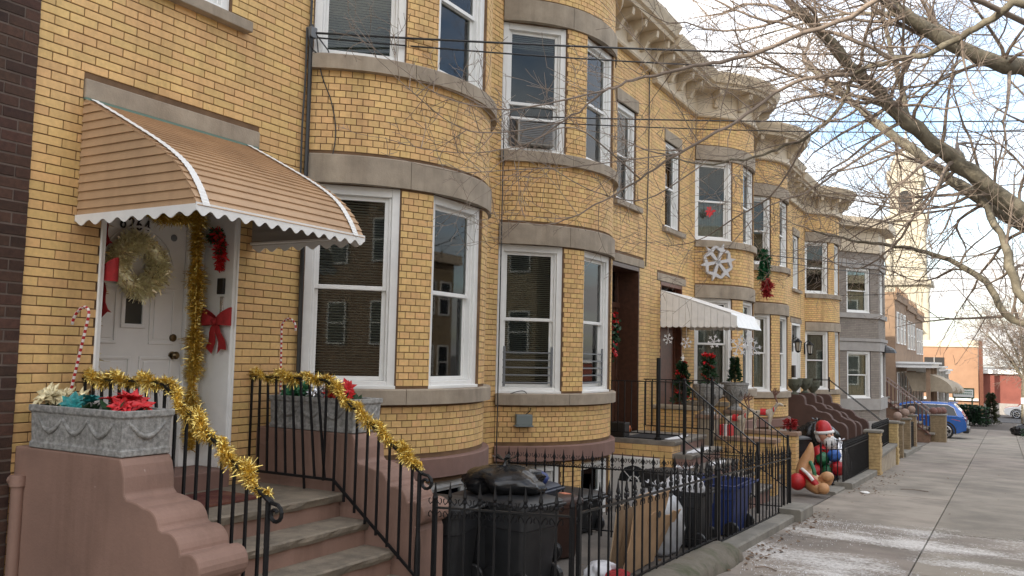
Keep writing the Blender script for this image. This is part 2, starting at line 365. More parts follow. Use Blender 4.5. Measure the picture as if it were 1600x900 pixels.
def brick_wall(H, zlo, zhi, flat_holes, arc_holes, singles, jamb=0.14):
    "bricks of the whole front; the `singles` largest in view become bricks of their own"
    wall = MB()
    W = H.W
    # mortar bed, set back behind the brick faces
    def cells(lo, hi, holes, fn, step):
        zs = sorted({zlo, zhi} | {z for h in holes for z in h[2:4] if zlo < z < zhi})
        for i in range(len(zs) - 1):
            for (p, q) in free(lo, hi, holes, zs[i], zs[i+1]):
                n = max(1, int((q - p) / step)) if step else 1
                for j in range(n):
                    a, b = p + (q-p)*j/n, p + (q-p)*(j+1)/n
                    wall.q(fn(a, zs[i]), fn(b, zs[i]), fn(b, zs[i+1]), fn(a, zs[i+1]))
        for (a, b, h0, h1) in holes:
            for (c, d, e, g) in ((a, a, h0, h1), (b, b, h0, h1)):
                wall.q(fn(c, e), fn(c, g), fn(c, g, -jamb), fn(c, e, -jamb))
            wall.q(fn(a, h0), fn(b, h0), fn(b, h0, -jamb), fn(a, h0, -jamb)); wall.q(fn(a, h1), fn(b, h1), fn(b, h1, -jamb), fn(a, h1, -jamb))
    fl = lambda u, z, d=0.0: W(u, -0.009 + d, z)
    ar = lambda s_, z, d=0.0: W(*arcp(s_, -0.009 + d), z)
    u1, u2 = BC - BH, BC + BH
    cells(0, u1, flat_holes, fl, 0); cells(u2, 6.0, [], fl, 0); cells(-SMAX, SMAX, arc_holes, ar, 0.12)
    wo = wall.build('wall', m_mortar, H.root)
    # bricks
    full = []; rest = MB(); rnd = []
    rg = random.Random(int(H.y0 * 10))
    n0 = math.ceil(zlo / COURSE); n1 = int(zhi / COURSE)
    for r in range(n0, n1):
        z0 = r * COURSE + 0.003; z1 = z0 + COURSE - 0.0085
        for (lo, hi, holes, bl, arc) in ((0, u1, flat_holes, 0.22, 0), (u2, 6.0, [], 0.22, 0), (-SMAX, SMAX, arc_holes, 0.112, 1)):
            off = (bl / 2 if r % 2 else 0)
            for (p, q) in free(lo, hi, holes, z0, z1):
                k = math.floor((p - lo - off) / bl)
                while True:
                    a = lo + off + k * bl; b = a + bl; k += 1
                    if a >= q - 0.012: break
                    whole = a >= p - 1e-4 and b <= q + 1e-4
                    a2, b2 = max(a, p), min(b, q)
                    if b2 - a2 < 0.02: continue
                    a2 += 0.0042; b2 -= 0.0042
                    dd = rg.uniform(-0.0015, 0.002)
                    if whole: full.append((a2, b2, z0, z1, arc, bl, dd))
                    else: rest_add(rest, rnd, H, a2, b2, z0, z1, arc, dd, rg)
    cx, cy, cz = CAM
    def score(f):
        mid = (f[0] + f[1]) / 2; zm = (f[2] + f[3]) / 2
        u, x = arcp(mid) if f[4] else (mid, 0.0)
        p = W(u, x, zm); d = Vector((cx, cy, cz)) - p; a = mid / BR if f[4] else 0
        nrm = Vector((math.cos(a), (-1 if H.mir else 1) * math.sin(a), 0))
        pr = project(p)
        if pr is None or not (0 < pr[0] < 1 and 0 < pr[1] < 1): return 0
        if H.y0 < 4 and not f[4] and (f[0] < 2.3 and 2.3 < zm < 3.65): return 0       # behind the awning
        if zm < 0.9 and not f[4]: return 0
        return max(0, nrm.dot(d.normalized())) * f[5] / d.length_squared
    full.sort(key=score, reverse=True)
    for i, f in enumerate(full):
        a2, b2, z0, z1, arc, bl, dd = f
        if i >= singles: rest_add(rest, rnd, H, a2, b2, z0, z1, arc, dd, rg); continue
        mid = (a2 + b2) / 2
        u, x = arcp(mid) if arc else (mid, 0.0)
        me = brick_mesh(bl)
        o = bpy.data.objects.new('brick', me); col.objects.link(o); o.parent = wo
        p = W(u, x + 0, z0); o.location = p - Vector((0, H.y0, H.zo)); ang = (-1 if H.mir else 1) * (mid / BR if arc else 0)
        o.rotation_euler = (0, 0, ang); o.scale = (1, 1, 1)
    rest.build('brickwork', m_brick, wo, attr=rnd, kind='stuff', fix=False)
    return wo

def rest_add(mb, rnd, H, a, b, z0, z1, arc, dd, rg):
    P = []
    for z in (z0, z1):
        for (s_, d) in ((a, dd), (b, dd), (b, -0.06), (a, -0.06)):
            u, x = arcp(s_, d) if arc else (s_, d)
            P.append(H.W(u, x, z))
    mb.hexa(P); rnd += [rg.random() * 50] * 6

BMESH = {}
def brick_mesh(bl, h=COURSE - 0.0085, m_=None, dep=0.06, key=None):
    key = key or bl
    if key in BMESH: return BMESH[key]
    b = MB(); l = bl / 2 - 0.0042; c = 0.0025
    n = 0
    b.v = [(-dep, -l, 0), (-dep, l, 0), (-dep, l, h), (-dep, -l, h), (-c, -l, 0), (-c, l, 0), (-c, l, h), (-c, -l, h), (0, -l + c, c), (0, l - c, c), (0, l - c, h - c), (0, -l + c, h - c)]
    for i in range(4):
        j = (i + 1) % 4
        b.f += [(i, j, 4 + j, 4 + i), (4 + i, 4 + j, 8 + j, 8 + i)]
    b.f += [(8, 9, 10, 11), (3, 2, 1, 0)]
    me = bpy.data.meshes.new('brick'); me.from_pydata(b.v, [], b.f); me.materials.append(m_ or m_brick)
    BMESH[key] = me
    return me

def project(p):
    q = cam.matrix_world.inverted() @ Vector(p)
    if q.z > -0.1: return None
    k = 30.15 / 36
    return (0.5 + k * q.x / -q.z, 0.5 + k * q.y / -q.z * 16 / 9)

def band(H, name, o, z0, z1, m_, a0=-SMAX, a1=SMAX, n=20, joints=()):
    "a stone course wrapped round the bow, cut at the joints"
    cuts = [a0] + list(joints) + [a1]
    first = None
    for k in range(len(cuts) - 1):
        p, q = cuts[k] + 0.003, cuts[k+1] - 0.003
        b = MB(); rows = []
        for i in range(n + 1):
            s_ = p + (q - p) * i / n
            rows.append([H.W(*arcp(s_, -0.05), z0), H.W(*arcp(s_, o), z0), H.W(*arcp(s_, o), z1 - 0.012), H.W(*arcp(s_, o - 0.012), z1), H.W(*arcp(s_, -0.05), z1)])
        b.grid(rows, close=True); b.f.append(tuple(range(5))); b.f.append(tuple(range(n*5, n*5 + 5)))
        b.build(name, m_, H.root)

def window(parent, O, t, nn, w_, h, blind=1, rec=0.085, mid=0.5, curtain=False, m_f=None, name='window', cas=0.085, guard=False, top_cas=0.09, storm=False, simple=False, depth=0.55):
    "double hung window; O = bottom middle of the opening on the wall face"
    m_f = m_f or m_white; hw = w_ / 2
    b = MB()
    for (a, c, e, g) in ((-hw, -hw + cas, 0, h), (hw - cas, hw, 0, h), (-hw + cas, hw - cas, h - top_cas, h), (-hw + cas, hw - cas, 0, 0.075)):
        b.fbox(O, t, nn, a, c, -rec - 0.09, -rec + 0.045, e, g)
    b.fbox(O, t, nn, -hw, hw, -rec - 0.02, -rec + 0.075, -0.012, 0.03)
    for sgn in (-1, 1):      # inner stop
        a = sgn * (hw - cas - 0.012); b.fbox(O, t, nn, a - 0.012, a + 0.012, -rec - 0.06, -rec + 0.015, 0.075, h - top_cas)
    W0 = b.build(name, m_f, parent, bevel=0.006)
    iw = hw - cas - 0.02; zb, zt = 0.075, h - top_cas; zm = zb + (zt - zb) * mid
    fr = 0.042
    for (z0, z1, d) in ((zm - 0.02, zt, -rec - 0.03), (zb, zm + 0.02, -rec - 0.065)):
        s_ = MB()
        for (a, c, e, g) in ((-iw, -iw + fr, z0, z1), (iw - fr, iw, z0, z1), (-iw + fr, iw - fr, z0, z0 + fr), (-iw + fr, iw - fr, z1 - fr, z1)):
            s_.fbox(O, t, nn, a, c, d - 0.014, d + 0.014, e, g)
        s_.build('sash', m_f, W0, bevel=0.004)
        p = MB(); p.fbox(O, t, nn, -iw + fr - 0.004, iw - fr + 0.004, d - 0.003, d + 0.003, z0 + fr - 0.004, z1 - fr + 0.004)
        p.build('pane', m_glass, W0)
    r = MB(); d0 = -rec - 0.095; d1 = -rec - depth
    def P(u, d, z): q = Vector(O) + t * u + nn * d; return (q.x, q.y, O[2] + z)
    for (a, c) in ((P(-hw, d1, 0), 0),):
        r.q(P(-hw, d1, 0), P(hw, d1, 0), P(hw, d1, h), P(-hw, d1, h)); r.q(P(-hw, d0, 0), P(-hw, d1, 0), P(-hw, d1, h), P(-hw, d0, h)); r.q(P(hw, d0, 0), P(hw, d1, 0), P(hw, d1, h), P(hw, d0, h))
        r.q(P(-hw, d0, 0), P(hw, d0, 0), P(hw, d1, 0), P(-hw, d1, 0)); r.q(P(-hw, d0, h), P(hw, d0, h), P(hw, d1, h), P(-hw, d1, h))
    r.build('room_behind', m_dark, W0)
    if blind:
        s_ = MB(); z = zt - 0.03; zend = zt - (zt - zb) * blind
        while z > zend:
            q = [P(-iw + 0.02, d0 - 0.045, z), P(iw - 0.02, d0 - 0.045, z), P(iw - 0.02, d0 - 0.027, z + 0.011), P(-iw + 0.02, d0 - 0.027, z + 0.011)]
            s_.q(*q); z -= 0.027
        s_.build('venetian_blind', m_blind, W0, kind='stuff')
    if curtain:
        s_ = MB(); n = 40; rows = []
        for zz in (zb, zb + (zt - zb) * 0.5, zt):
            rows.append([P(-iw + 2 * iw * i / n, d0 - 0.05 + 0.014 * math.sin(i * 1.9) + 0.006 * math.sin(i * 5.1), zz) for i in range(n + 1)])
        if curtain == 'half': rows = rows[:2]
        s_.grid(rows); s_.build('curtain', m_curtain, W0, smooth=True)
    if guard:
        s_ = MB()
        for k in range(5): s_.fbox(O, t, nn, -iw, iw, -rec + 0.0, -rec + 0.016, 0.13 + k * 0.1, 0.148 + k * 0.1)
        for u in (-iw + 0.01, iw - 0.03): s_.fbox(O, t, nn, u, u + 0.03, -rec - 0.002, -rec + 0.014, 0.09, 0.62)
        s_.build('window_guard', m_guard, W0)
    return W0
m_guard = mat('grey_guard', (0.16, 0.17, 0.18), 0.5)

def arc_window(H, s0, s1, z0, z1, **kw):
    a = H.W(*arcp(s0), 0); b = H.W(*arcp(s1), 0)
    if H.mir: a, b = b, a
    t = (b - a); w_ = t.length; t.normalize(); nn = Vector((t.y, -t.x, 0))
    O = (a + b) / 2; O.z = H.zo + z0
    return window(H.root, O, t, nn, w_ - 0.004, z1 - z0, **kw)

FW = ((-SMAX, -0.86), (-0.48, 0.48), (0.86, SMAX))
def make_house(y0, zo, mirror, label, singles, opts):
    H = House('row_house', y0, zo, mirror, label)
    Z = dict(base=(0.56, 0.755), sill=(1.29, 1.44), lint=(3.42, 3.70), usill=(4.53, 4.68), ulint=(6.47, 6.78))
    dz0, dz1 = opts.get('door', (0.57, 1.87)); dtop = 3.60; dbot = 0.63
    ah = [(-SMAX - 1, SMAX + 1, a, b) for a, b in Z.values()]
    fh = [(dz0, dz1, -1.5, dtop), (dz0 - 0.21, dz1 + 0.19, dtop, 3.752), (0.79, 1.69, 4.69, 6.45), (0.62, 1.86, 4.588, 4.69), (0.72, 1.76, 6.45, 6.68)]
    for k, (a, b) in enumerate(FW):
        ah += [(a, b, 1.44, 3.42), (a, b, 4.68, 6.47), (a, b, -0.45, 0.50), ]
    brick_wall(H, -1.1 - (0.147 if y0 > 15 else 0), 7.45, fh, ah, singles)
    J = (-0.78, 0.78)
    band(H, 'base_course', 0.07, *Z['base'], m_brownband)
    band(H, 'sill_course', 0.075, *Z['sill'], m_stone, joints=J)
    band(H, 'lintel_course', 0.035, *Z['lint'], m_stone, joints=J)
    band(H, 'sill_course', 0.075, *Z['usill'], m_stone, joints=J)
    band(H, 'lintel_course', 0.035, *Z['ulint'], m_stone, joints=J)
    W = H.W; t = Vector((0, 1, 0)); nn = Vector((1, 0, 0))
    bl = opts.get('blinds', {})
    for k, (a, b) in enumerate(FW):
        for f, (z0, z1) in enumerate(((1.44, 3.42), (4.68, 6.47))):
            arc_window(H, a, b, z0, z1, **bl.get((f, k), dict(blind=0.5, curtain=(f + k) % 2 == 0)))
        arc_window(H, a, b, -0.45, 0.50, blind=0, curtain=True, depth=0.4)
    O = W(1.24, 0, 4.69); window(H.root, O, t, nn, 0.896, 1.76, **bl.get('flat', dict(blind=0.45)))
    def stonebox(name, u0, u1, z0, z1, o_, m_=None, d=-0.05):
        b = MB(); p = W(u0, d, z0); q = W(u1, o_, z1); b.box(p.x, q.x, min(p.y, q.y), max(p.y, q.y), p.z, q.z); return b.build(name, m_ or m_stone, H.root, bevel=0.008)
    stonebox('door_lintel', dz0 - 0.207, dz1 + 0.187, dtop + 0.003, 3.749, 0.02)
    stonebox('window_sill', 0.624, 1.856, 4.591, 4.687, 0.09)
    stonebox('window_lintel', 0.724, 1.756, 6.453, 6.677, 0.025)
    # cornice swept along the front
    prof = [(0.0, 7.40), (0.10, 7.40), (0.12, 7.43), (0.09, 7.50), (0.05, 7.52), (0.05, 7.93), (0.10, 7.96), (0.44, 7.97), (0.46, 8.03), (0.52, 8.06), (0.55, 8.16), (0.60, 8.22), (0.60, 8.27), (-0.02, 8.27)]
    b = MB(); rows = [[W(u, x, z) for (u, x) in pathpts(o_)] for (o_, z) in prof]
    b.grid(rows); kk = len(rows[0]); b.f.append(tuple(i * kk for i in range(len(rows)))); b.f.append(tuple(i * kk + kk - 1 for i in range(len(rows)))); c = b.build('cornice', m_cream, H.root, smooth='auto')
    def bracket(u, x, nu, nx):
        b = MB(); P0 = W(u, x, 0); n_ = (W(u + nu, x + nx, 0) - P0).normalized(); t_ = Vector((-n_.y, n_.x, 0))
        pr = [(0.05, 7.62), (0.14, 7.62), (0.17, 7.70), (0.22, 7.78), (0.38, 7.84), (0.40, 7.965), (0.05, 7.965)]
        b.prism(pr, lambda d, z, k_: P0 + n_ * d + t_ * k_ + Vector((0, 0, z)), -0.055, 0.055); b.build('bracket', m_cream, c, bevel=0.008)
    for u in (0.15, 0.75, 1.35, 1.95): bracket(u, 0, 0, 1)
    for a in (-46, -24, 0, 24, 46): bracket(BC + BR * math.sin(R_(a)), BX + BR * math.cos(R_(a)), math.sin(R_(a)), math.cos(R_(a)))
    # body behind the front and the roof
    b = MB(); ya, yb = y0 + 0.003, y0 + 5.997
    b.box(-11, -0.75, ya, yb, zo - 1.6, zo + 7.9); b.build('house_body', m_mortar, H.root)
    r = MB(); P = [W(u, x, 8.2) for (u, x) in pathpts(0.3)]; P += [W(6, -11, 8.0), W(0, -11, 8.0)]; r.q(*P); r.build('roof', m_roof, H.root)
    return H, stonebox
STEP = -0.147
HY = [3.40 + 6.0 * i for i in range(5)]
m_red = mat('red_fabric', (0.30, 0.012, 0.014), 0.75, var=0.2, vs_=20, bump=0.2, bs=60)
b1 = {(0, 0): dict(blind=0.97), (0, 1): dict(blind=0.25, curtain='half'), (1, 0): dict(blind=0.99), (1, 1): dict(blind=0.1), 'flat': dict(blind=0.3)}
b2 = {(0, 2): dict(blind=0.97, guard=True), (0, 1): dict(blind=0.3, guard=True), (1, 2): dict(blind=0.12, mid=0.38), (1, 1): dict(blind=0.5), 'flat': dict(blind=0.1)}
b3 = {(1, 0): dict(blind=0, curtain='half'), (0, 0): dict(blind=0, curtain=True), 'flat': dict(blind=0.2)}
H1, sb1 = make_house(HY[0], 0, False, 'nearest yellow brick bow-front house with tan metal awning over its door', 300, dict(blinds=b1))
H2, sb2 = make_house(HY[1], STEP, True, 'second yellow brick bow-front house with brown double door and window guards', 300, dict(blinds=b2))
H3, sb3 = make_house(HY[2], 2*STEP, False, 'yellow brick bow-front house with white awning and big silver snowflake', 0, dict(blinds=b3))
H4, sb4 = make_house(HY[3], 3*STEP, True, 'fourth yellow brick bow-front house above the brown scrolled stoop', 0, {})
H5, sb5 = make_house(HY[4], 4*STEP, False, 'farthest yellow brick bow-front house, next to the grey brick house', 0, {})

# ------------------------------------------------------------------ brown brick neighbour at the left
nb = thing('brown_brick_house', 'dark brown brick house at the left edge of the photo', 'house', (0, -8, 0))
b = MB(); b.box(-11, 0.0165, -14, 3.395, -0.5, 8.6); wl = b.build('wall', m_bmortar, nb)
full = []; rest = MB(); rnd = []; rg = random.Random(5); BCO = 0.0790; BL = 0.215
for r in range(-3, 107):
    z0 = r * BCO + 0.005; z1 = z0 + BCO - 0.014; off = BL / 2 if r % 2 else 0
    y = 3.395 + off
    while y > 1.2:
        a, c = y - BL + 0.007, min(y - 0.006, 3.395); y -= BL
        if c - a > BL - 0.02: full.append((a, c, z0, z1))
        else: rest.box(-0.05, 0.02 + rg.uniform(-0.002, 0.003), a, c, z0, z1); rnd += [rg.random() * 50] * 6
def sc_(f):
    p = Vector((0.02, (f[0] + f[1]) / 2, f[2])); pr = project(p)
    return 0 if pr is None or not (-0.02 < pr[0] < 1 and -0.02 < pr[1] < 1.02) else 1 / (p - Vector(CAM)).length
full.sort(key=sc_, reverse=True)
brick_mesh(BL, BCO - 0.014, m_bbrick, 0.06, 'bb')
for i, f in enumerate(full):
    if i < 300 and sc_(f) > 0:
        o = bpy.data.objects.new('brick', BMESH['bb']); col.objects.link(o); o.parent = wl
        o.location = Vector((0.0215 + rg.uniform(-0.002, 0.002), (f[0] + f[1]) / 2, f[2])) - nb.location; o.rotation_euler = (0, rg.uniform(-.008, .008), rg.uniform(-.008, .008))
    else: rest.box(-0.05, 0.02 + rg.uniform(-0.002, 0.003), f[0], f[1], f[2], f[3]); rnd += [rg.random() * 50] * 6
rest.build('brickwork', m_bbrick, wl, attr=rnd, kind='stuff', fix=False)

# ------------------------------------------------------------------ first house: stoop, rails, door, awning, decorations
m_bpaint = mat('brown_pink_painted_masonry', (0.275, 0.168, 0.128), 0.75, var=0.08, vs_=2.5, bump=0.25, bs=45, dirt=0.5, ds=2.2, dc=(0.17, 0.105, 0.085), streak=0.6, chip=(11, 0.70, (0.36, 0.27, 0.23)))
m_tread = mat('bluestone_tread', (0.21, 0.175, 0.132), 0.9, var=0.2, vs_=6, bump=0.7, bs=45, dirt=0.4, ds=3, dc=(0.1, 0.085, 0.07))
m_conc = mat('cast_concrete', (0.30, 0.295, 0.28), 0.95, var=0.35, vs_=28, bump=0.9, bs=60, dirt=0.4, ds=3, dc=(0.16, 0.155, 0.14))
m_gold = mat('gold_tinsel', (0.88, 0.64, 0.20), 0.26, metal=0.85, var=0.25, vs_=60)
m_goldpale = mat('pale_gold_tinsel', (0.93, 0.80, 0.52), 0.3, metal=0.45, var=0.3, vs_=60)
m_tan = mat('tan_awning_metal', (0.48, 0.315, 0.185), 0.5, var=0.05, vs_=4, dirt=0.35, ds=2.5, dc=(0.30, 0.19, 0.115), streak=0.35)
m_doorw = mat('white_door_paint', (0.70, 0.69, 0.67), 0.42, var=0.03)
m_brass = mat('dark_brass', (0.16, 0.12, 0.07), 0.3, metal=1.0)
m_blackp = mat('black_plastic', (0.015, 0.015, 0.016), 0.4)
m_soil = mat('soil', (0.03, 0.022, 0.016), 0.95)
m_green = mat('dark_green_foliage', (0.018, 0.06, 0.022), 0.55, var=0.3, vs_=40)
m_greensh = mat('green_tinsel', (0.01, 0.10, 0.035), 0.35, var=0.3, vs_=40, metal=0.3)
m_redp = mat('red_petal', (0.55, 0.015, 0.02), 0.5, var=0.25, vs_=40)
m_teal = mat('teal_petal', (0.02, 0.22, 0.22), 0.45, var=0.25, vs_=40)
m_champ = mat('champagne_petal', (0.66, 0.58, 0.36), 0.35, metal=0.35, var=0.2, vs_=40)
m_silver = mat('silver_foil', (0.62, 0.62, 0.64), 0.25, metal=0.8, var=0.2, vs_=30)

def stepped_stoop(name, label, xs, zs, y0, y1, m_t, m_r, zg):
    "landing plus treads: xs nosing positions, zs heights from the landing down"
    st = thing(name, label, 'stoop', (0, (y0 + y1) / 2, zg))
    n = len(xs); x_in = 0.0
    b = MB(); b.box(0.0, xs[0] - 0.05, y0, y1, zg - 0.3, zs[0] - 0.07); b.build('landing_base', m_r, st)
    rg = random.Random(int(y0 * 7))
    for i in range(n):
        xa = 0.004 if i == 0 else xs[i-1] - 0.05
        b = MB(); k = 24; rows = []      # slab with a hewn front edge
        for j in range(k + 1):
            y = y0 + (y1 - y0) * j / k; e = rg.uniform(-0.006, 0.006); e2 = rg.uniform(-0.012, 0.01)
            rows.append([(xa, y, zs[i] - 0.07), (xs[i] - 0.022 + e2, y, zs[i] - 0.07), (xs[i] - 0.006 + e2, y, zs[i] - 0.04 + e), (xs[i] + e, y, zs[i] - 0.012), (xs[i] - 0.015, y, zs[i]), (xa, y, zs[i])])
        b.grid(rows, close=True); b.f.append(tuple(range(6))); b.f.append(tuple(range(k*6, k*6+6)))
        b.build('landing_slab' if i == 0 else 'tread', m_t, st)
        if i > 0:
            zlow = zs[i+1] if i + 1 < n else zg - 0.2
            b = MB(); b.box(xs[i] - 0.30, xs[i] - 0.05, y0 + 0.002, y1 - 0.002, zlow - 0.06, zs[i] - 0.07); b.build('riser', m_r, st)
    return st

ST1 = stepped_stoop('stoop', 'brown painted stoop with stone treads and scrolled side walls at the white door', [1.05, 1.325, 1.60, 1.88], [0.63, 0.435, 0.24, 0.045], 3.80, 5.58, m_tread, m_bpaint, -0.17)
b = MB(); b.box(-0.5, 0.06, 3.99, 5.25, 0.5, 0.775); b.build('threshold', m_brownband, ST1, bevel=0.01)
def arc2(cx, cz, r, a0, a1, n):
    return [(cx + r * math.cos(R_(a0 + (a1 - a0) * i / n)), cz + r * math.sin(R_(a0 + (a1 - a0) * i / n))) for i in range(n + 1)]
prof = [(0.0, -0.5), (0.0, 1.115), (1.10, 1.115), (1.13, 1.07), (1.15, 1.0), (1.16, 0.9), (1.19, 0.875), (1.28, 0.865), (1.34, 0.845)]
prof += arc2(1.36, 0.715, 0.13, 80, 10, 6) + [(1.52, 0.725)] + arc2(1.555, 0.60, 0.13, 85, 5, 6) + arc2(1.755, 0.535, 0.095, 110, -80, 10) + [(1.79, 0.40), (1.80, -0.5)]
for (ya, yb) in ((3.425, 3.795), (5.585, 5.955)):
    b = MB(); b.prism(prof, lambda x, z, y: (x, y, z), ya, yb); b.build('cheek_wall', m_bpaint, ST1, bevel=0.012)

def curve_pts(P, n):
    "catmull-rom through P"
    P = [Vector(p) for p in P]; out = []
    for i in range(len(P) - 1):
        a = P[max(i-1, 0)]; b_ = P[i]; c = P[i+1]; d = P[min(i+2, len(P)-1)]
        for k in range(n):
            t = k / n
            out.append(0.5 * ((2*b_) + (c - a) * t + (2*a - 5*b_ + 4*c - d) * t*t + (3*b_ - a - 3*c + d) * t**3))
    out.append(P[-1]); return out

def scroll(b, x, y, z, s=1.0, dx=1):
    pts = [(x + dx * 0.0, y, z)]
    for i in range(15):
        a = R_(70 - i * 28); r = 0.052 * s * (1 - i / 21)
        pts.append((x + dx * (0.045 * s + r * math.cos(a)), y, z - 0.06 * s + r * math.sin(a)))
    b.tube(pts, 0.011 * s, 6)

def stoop_railing(label, y, pts_top, pts_bot, n_flat, n_slope, group='iron stair railings'):
    r = thing('stair_railing', label, 'railing', (pts_top[0][0], y, 0.63), group)
    A, B, C_ = [Vector((p[0], y, p[1])) for p in pts_top]; a, b2, c2 = [Vector((p[0], y, p[1])) for p in pts_bot]
    b = MB(); P = [A, B - Vector((0.06, 0, 0)), B + Vector((0.03, 0, -0.012)), B + (C_ - B) * 0.1, C_]
    for i in range(len(P) - 1): b.bar(P[i], P[i+1] + (P[i+1] - P[i]).normalized() * 0.006, 0.042, 0.014)
    scroll(b, C_.x - 0.01, y, C_.z, 1.15); b.build('hand_rail', m_iron, r)
    b = MB(); b.bar(a, b2, 0.014, 0.022); b.bar(b2, c2, 0.014, 0.022); b.build('bottom_rail', m_iron, r)
    for i in range(n_flat):
        f = (i + 0.15) / n_flat; b = MB(); p = A.lerp(B, f); q = a.lerp(b2, f); b.bar((q.x, y, q.z - (0.1 if i == n_flat - 3 else 0)), p, 0.0165); b.build('baluster', m_iron, r)
    for i in range(n_slope):
        f = (i + 0.2) / n_slope; b = MB(); p = B.lerp(C_, f); q = b2.lerp(c2, f); b.bar((p.x, y, q.z), p, 0.0165); b.build('baluster', m_iron, r)
    b = MB(); b.tube([(C_.x - 0.02, y, -0.15), (C_.x - 0.02, y, 0.3), (C_.x - 0.02, y, 0.42), (C_.x - 0.02, y, C_.z)], [0.024, 0.024, 0.017, 0.017], 8); b.build('newel_post', m_iron, r)
    return r
stoop_railing('iron railing with gold tinsel on the near side of the brown stoop', 3.90, ((0.0, 1.56), (0.86, 1.56), (1.90, 0.87)), ((0.0, 0.74), (0.99, 0.74), (1.90, 0.06)), 9, 9)
stoop_railing('iron railing with gold tinsel on the far side of the brown stoop', 5.50, ((0.0, 1.56), (0.86, 1.56), (1.88, 0.87)), ((0.0, 0.74), (0.99, 0.74), (1.88, 0.06)), 9, 9)

def tinsel(name, label, pts, m_, n, rad=0.06, group=None, seg=0.0, wid=0.0034, core=True, cat='garland', seed=1, parent=None):
    "garland: many thin foil strips round a winding core"
    rg = random.Random(seed); P = curve_pts(pts, 8); ln = [0]
    for i in range(1, len(P)): ln.append(ln[-1] + (P[i] - P[i-1]).length)
    b = MB()
    for i in range(n):
        s_ = rg.random() * ln[-1]
        k = max(j for j in range(len(ln)) if ln[j] <= s_ + 1e-9); k = min(k, len(P) - 2)
        t = (s_ - ln[k]) / max(1e-6, ln[k+1] - ln[k]); c = P[k].lerp(P[k+1], t); d = (P[k+1] - P[k]).normalized()
        puff = 0.75 + 0.35 * math.sin(s_ * 17 + seed) * math.sin(s_ * 6.3 + 2 * seed)
        e = Vector((rg.gauss(0, 1), rg.gauss(0, 1), rg.gauss(0, 1))); e -= d * e.dot(d) * 0.75; e.normalize()
        l = rad * puff * rg.uniform(0.7, 1.25); sd_ = e.cross(Vector((rg.gauss(0, 1), rg.gauss(0, 1), rg.gauss(0, 1)))).normalized() * wid * rg.uniform(0.6, 1.2)
        bend = Vector((rg.gauss(0, 1), rg.gauss(0, 1), rg.gauss(0, 1) - 0.5)) * l * 0.22
        c = c + e * 0.006; m1 = c + e * l * 0.55; tip = c + e * l + bend
        b.v += [tuple(c - sd_), tuple(c + sd_), tuple(m1 + sd_), tuple(m1 - sd_), tuple(tip + sd_ * 0.5), tuple(tip - sd_ * 0.5)]
        q = len(b.v) - 6; b.f += [(q, q+1, q+2, q+3), (q+3, q+2, q+4, q+5)]
    if parent is not None: return b.build(name, m_, parent, fix=False)
    root = thing(name, label, cat, tuple(P[0]), group)
    b.build('foil_strips', m_, root, fix=False, kind='stuff')
    c = MB(); c.tube(P, 0.007, 5); c.build('core_wire', m_, root)
    return root
def wind(A, B, turns, r, n=None, sag=0):
    A = Vector(A); B = Vector(B); n = n or int(turns * 6) + 2; out = []
    for i in range(n + 1):
        t = i / n; p = A.lerp(B, t); a = 2 * math.pi * turns * t
        out.append(p + Vector((0, math.cos(a) * r, math.sin(a) * r - sag * math.sin(t * math.pi * 3) ** 2)))
    return out
tinsel('tinsel_garland', 'gold tinsel garland wound along the near stair railing', wind((0.0, 3.90, 1.57), (0.86, 3.90, 1.57), 3, 0.025) + wind((0.95, 3.9, 1.50), (1.86, 3.90, 0.92), 4, 0.03), m_gold, 7500, 0.054, 'tinsel on the stair railings', seed=3)
tinsel('tinsel_garland', 'gold tinsel garland wound along the far stair railing', wind((0.0, 5.50, 1.57), (0.86, 5.50, 1.57), 3, 0.025) + wind((0.95, 5.5, 1.50), (1.86, 5.50, 0.93), 4, 0.03), m_gold, 7500, 0.054, 'tinsel on the stair railings', seed=5)
tinsel('tinsel_garland', 'thick gold tinsel garland hanging down right side of white front door', [(-0.33, 5.10, 3.0), (-0.31, 5.11, 2.4), (-0.30, 5.12, 1.8), (-0.31, 5.12, 1.3), (-0.30, 5.13, 0.92)], m_gold, 6500, 0.082, 'tinsel around the front door', seed=7)
tinsel('tinsel_garland', 'gold tinsel garland hanging at left jamb of white front door', [(-0.22, 4.07, 2.95), (-0.2, 4.06, 2.3), (-0.2, 4.06, 1.7), (-0.2, 4.06, 1.2), (-0.2, 4.07, 0.9)], m_gold, 2600, 0.075, 'tinsel around the front door', seed=8)
tinsel('tinsel_garland', 'gold tinsel garland strung across the top of white front door', [(-0.33, 5.06, 2.93), (-0.33, 4.8, 2.89), (-0.33, 4.4, 2.93), (-0.3, 4.1, 2.95)], m_gold, 2600, 0.065, 'tinsel around the front door', seed=9)

# door set back in a white lined opening
H1r = H1.root
b = MB(); b.box(-0.44, 0.008, 3.972, 4.006, 0.775, 3.597); b.box(-0.44, 0.008, 5.232, 5.268, 0.775, 3.597); b.box(-0.44, 0.006, 4.006, 5.232, 3.56, 3.597)
b.box(-0.44, -0.36, 4.006, 4.115, 0.775, 3.56); b.box(-0.44, -0.36, 5.06, 5.232, 0.775, 3.56); b.box(-0.44, -0.36, 4.115, 5.06, 2.905, 2.985)
b.box(0.0, 0.02, 3.957, 3.975, 0.7, 3.59); b.box(0.0, 0.02, 5.262, 5.285, 0.7, 3.59)
b.build('door_frame', m_white, H1r, bevel=0.006)
b = MB(); b.box(-0.43, -0.425, 4.11, 5.07, 2.98, 3.57); b.build('transom_pane', m_glass, H1r)
b = MB(); b.box(-0.9, -0.5, 4.0, 5.24, 0.7, 3.6); b.build('hallway_behind', m_dark, H1r)
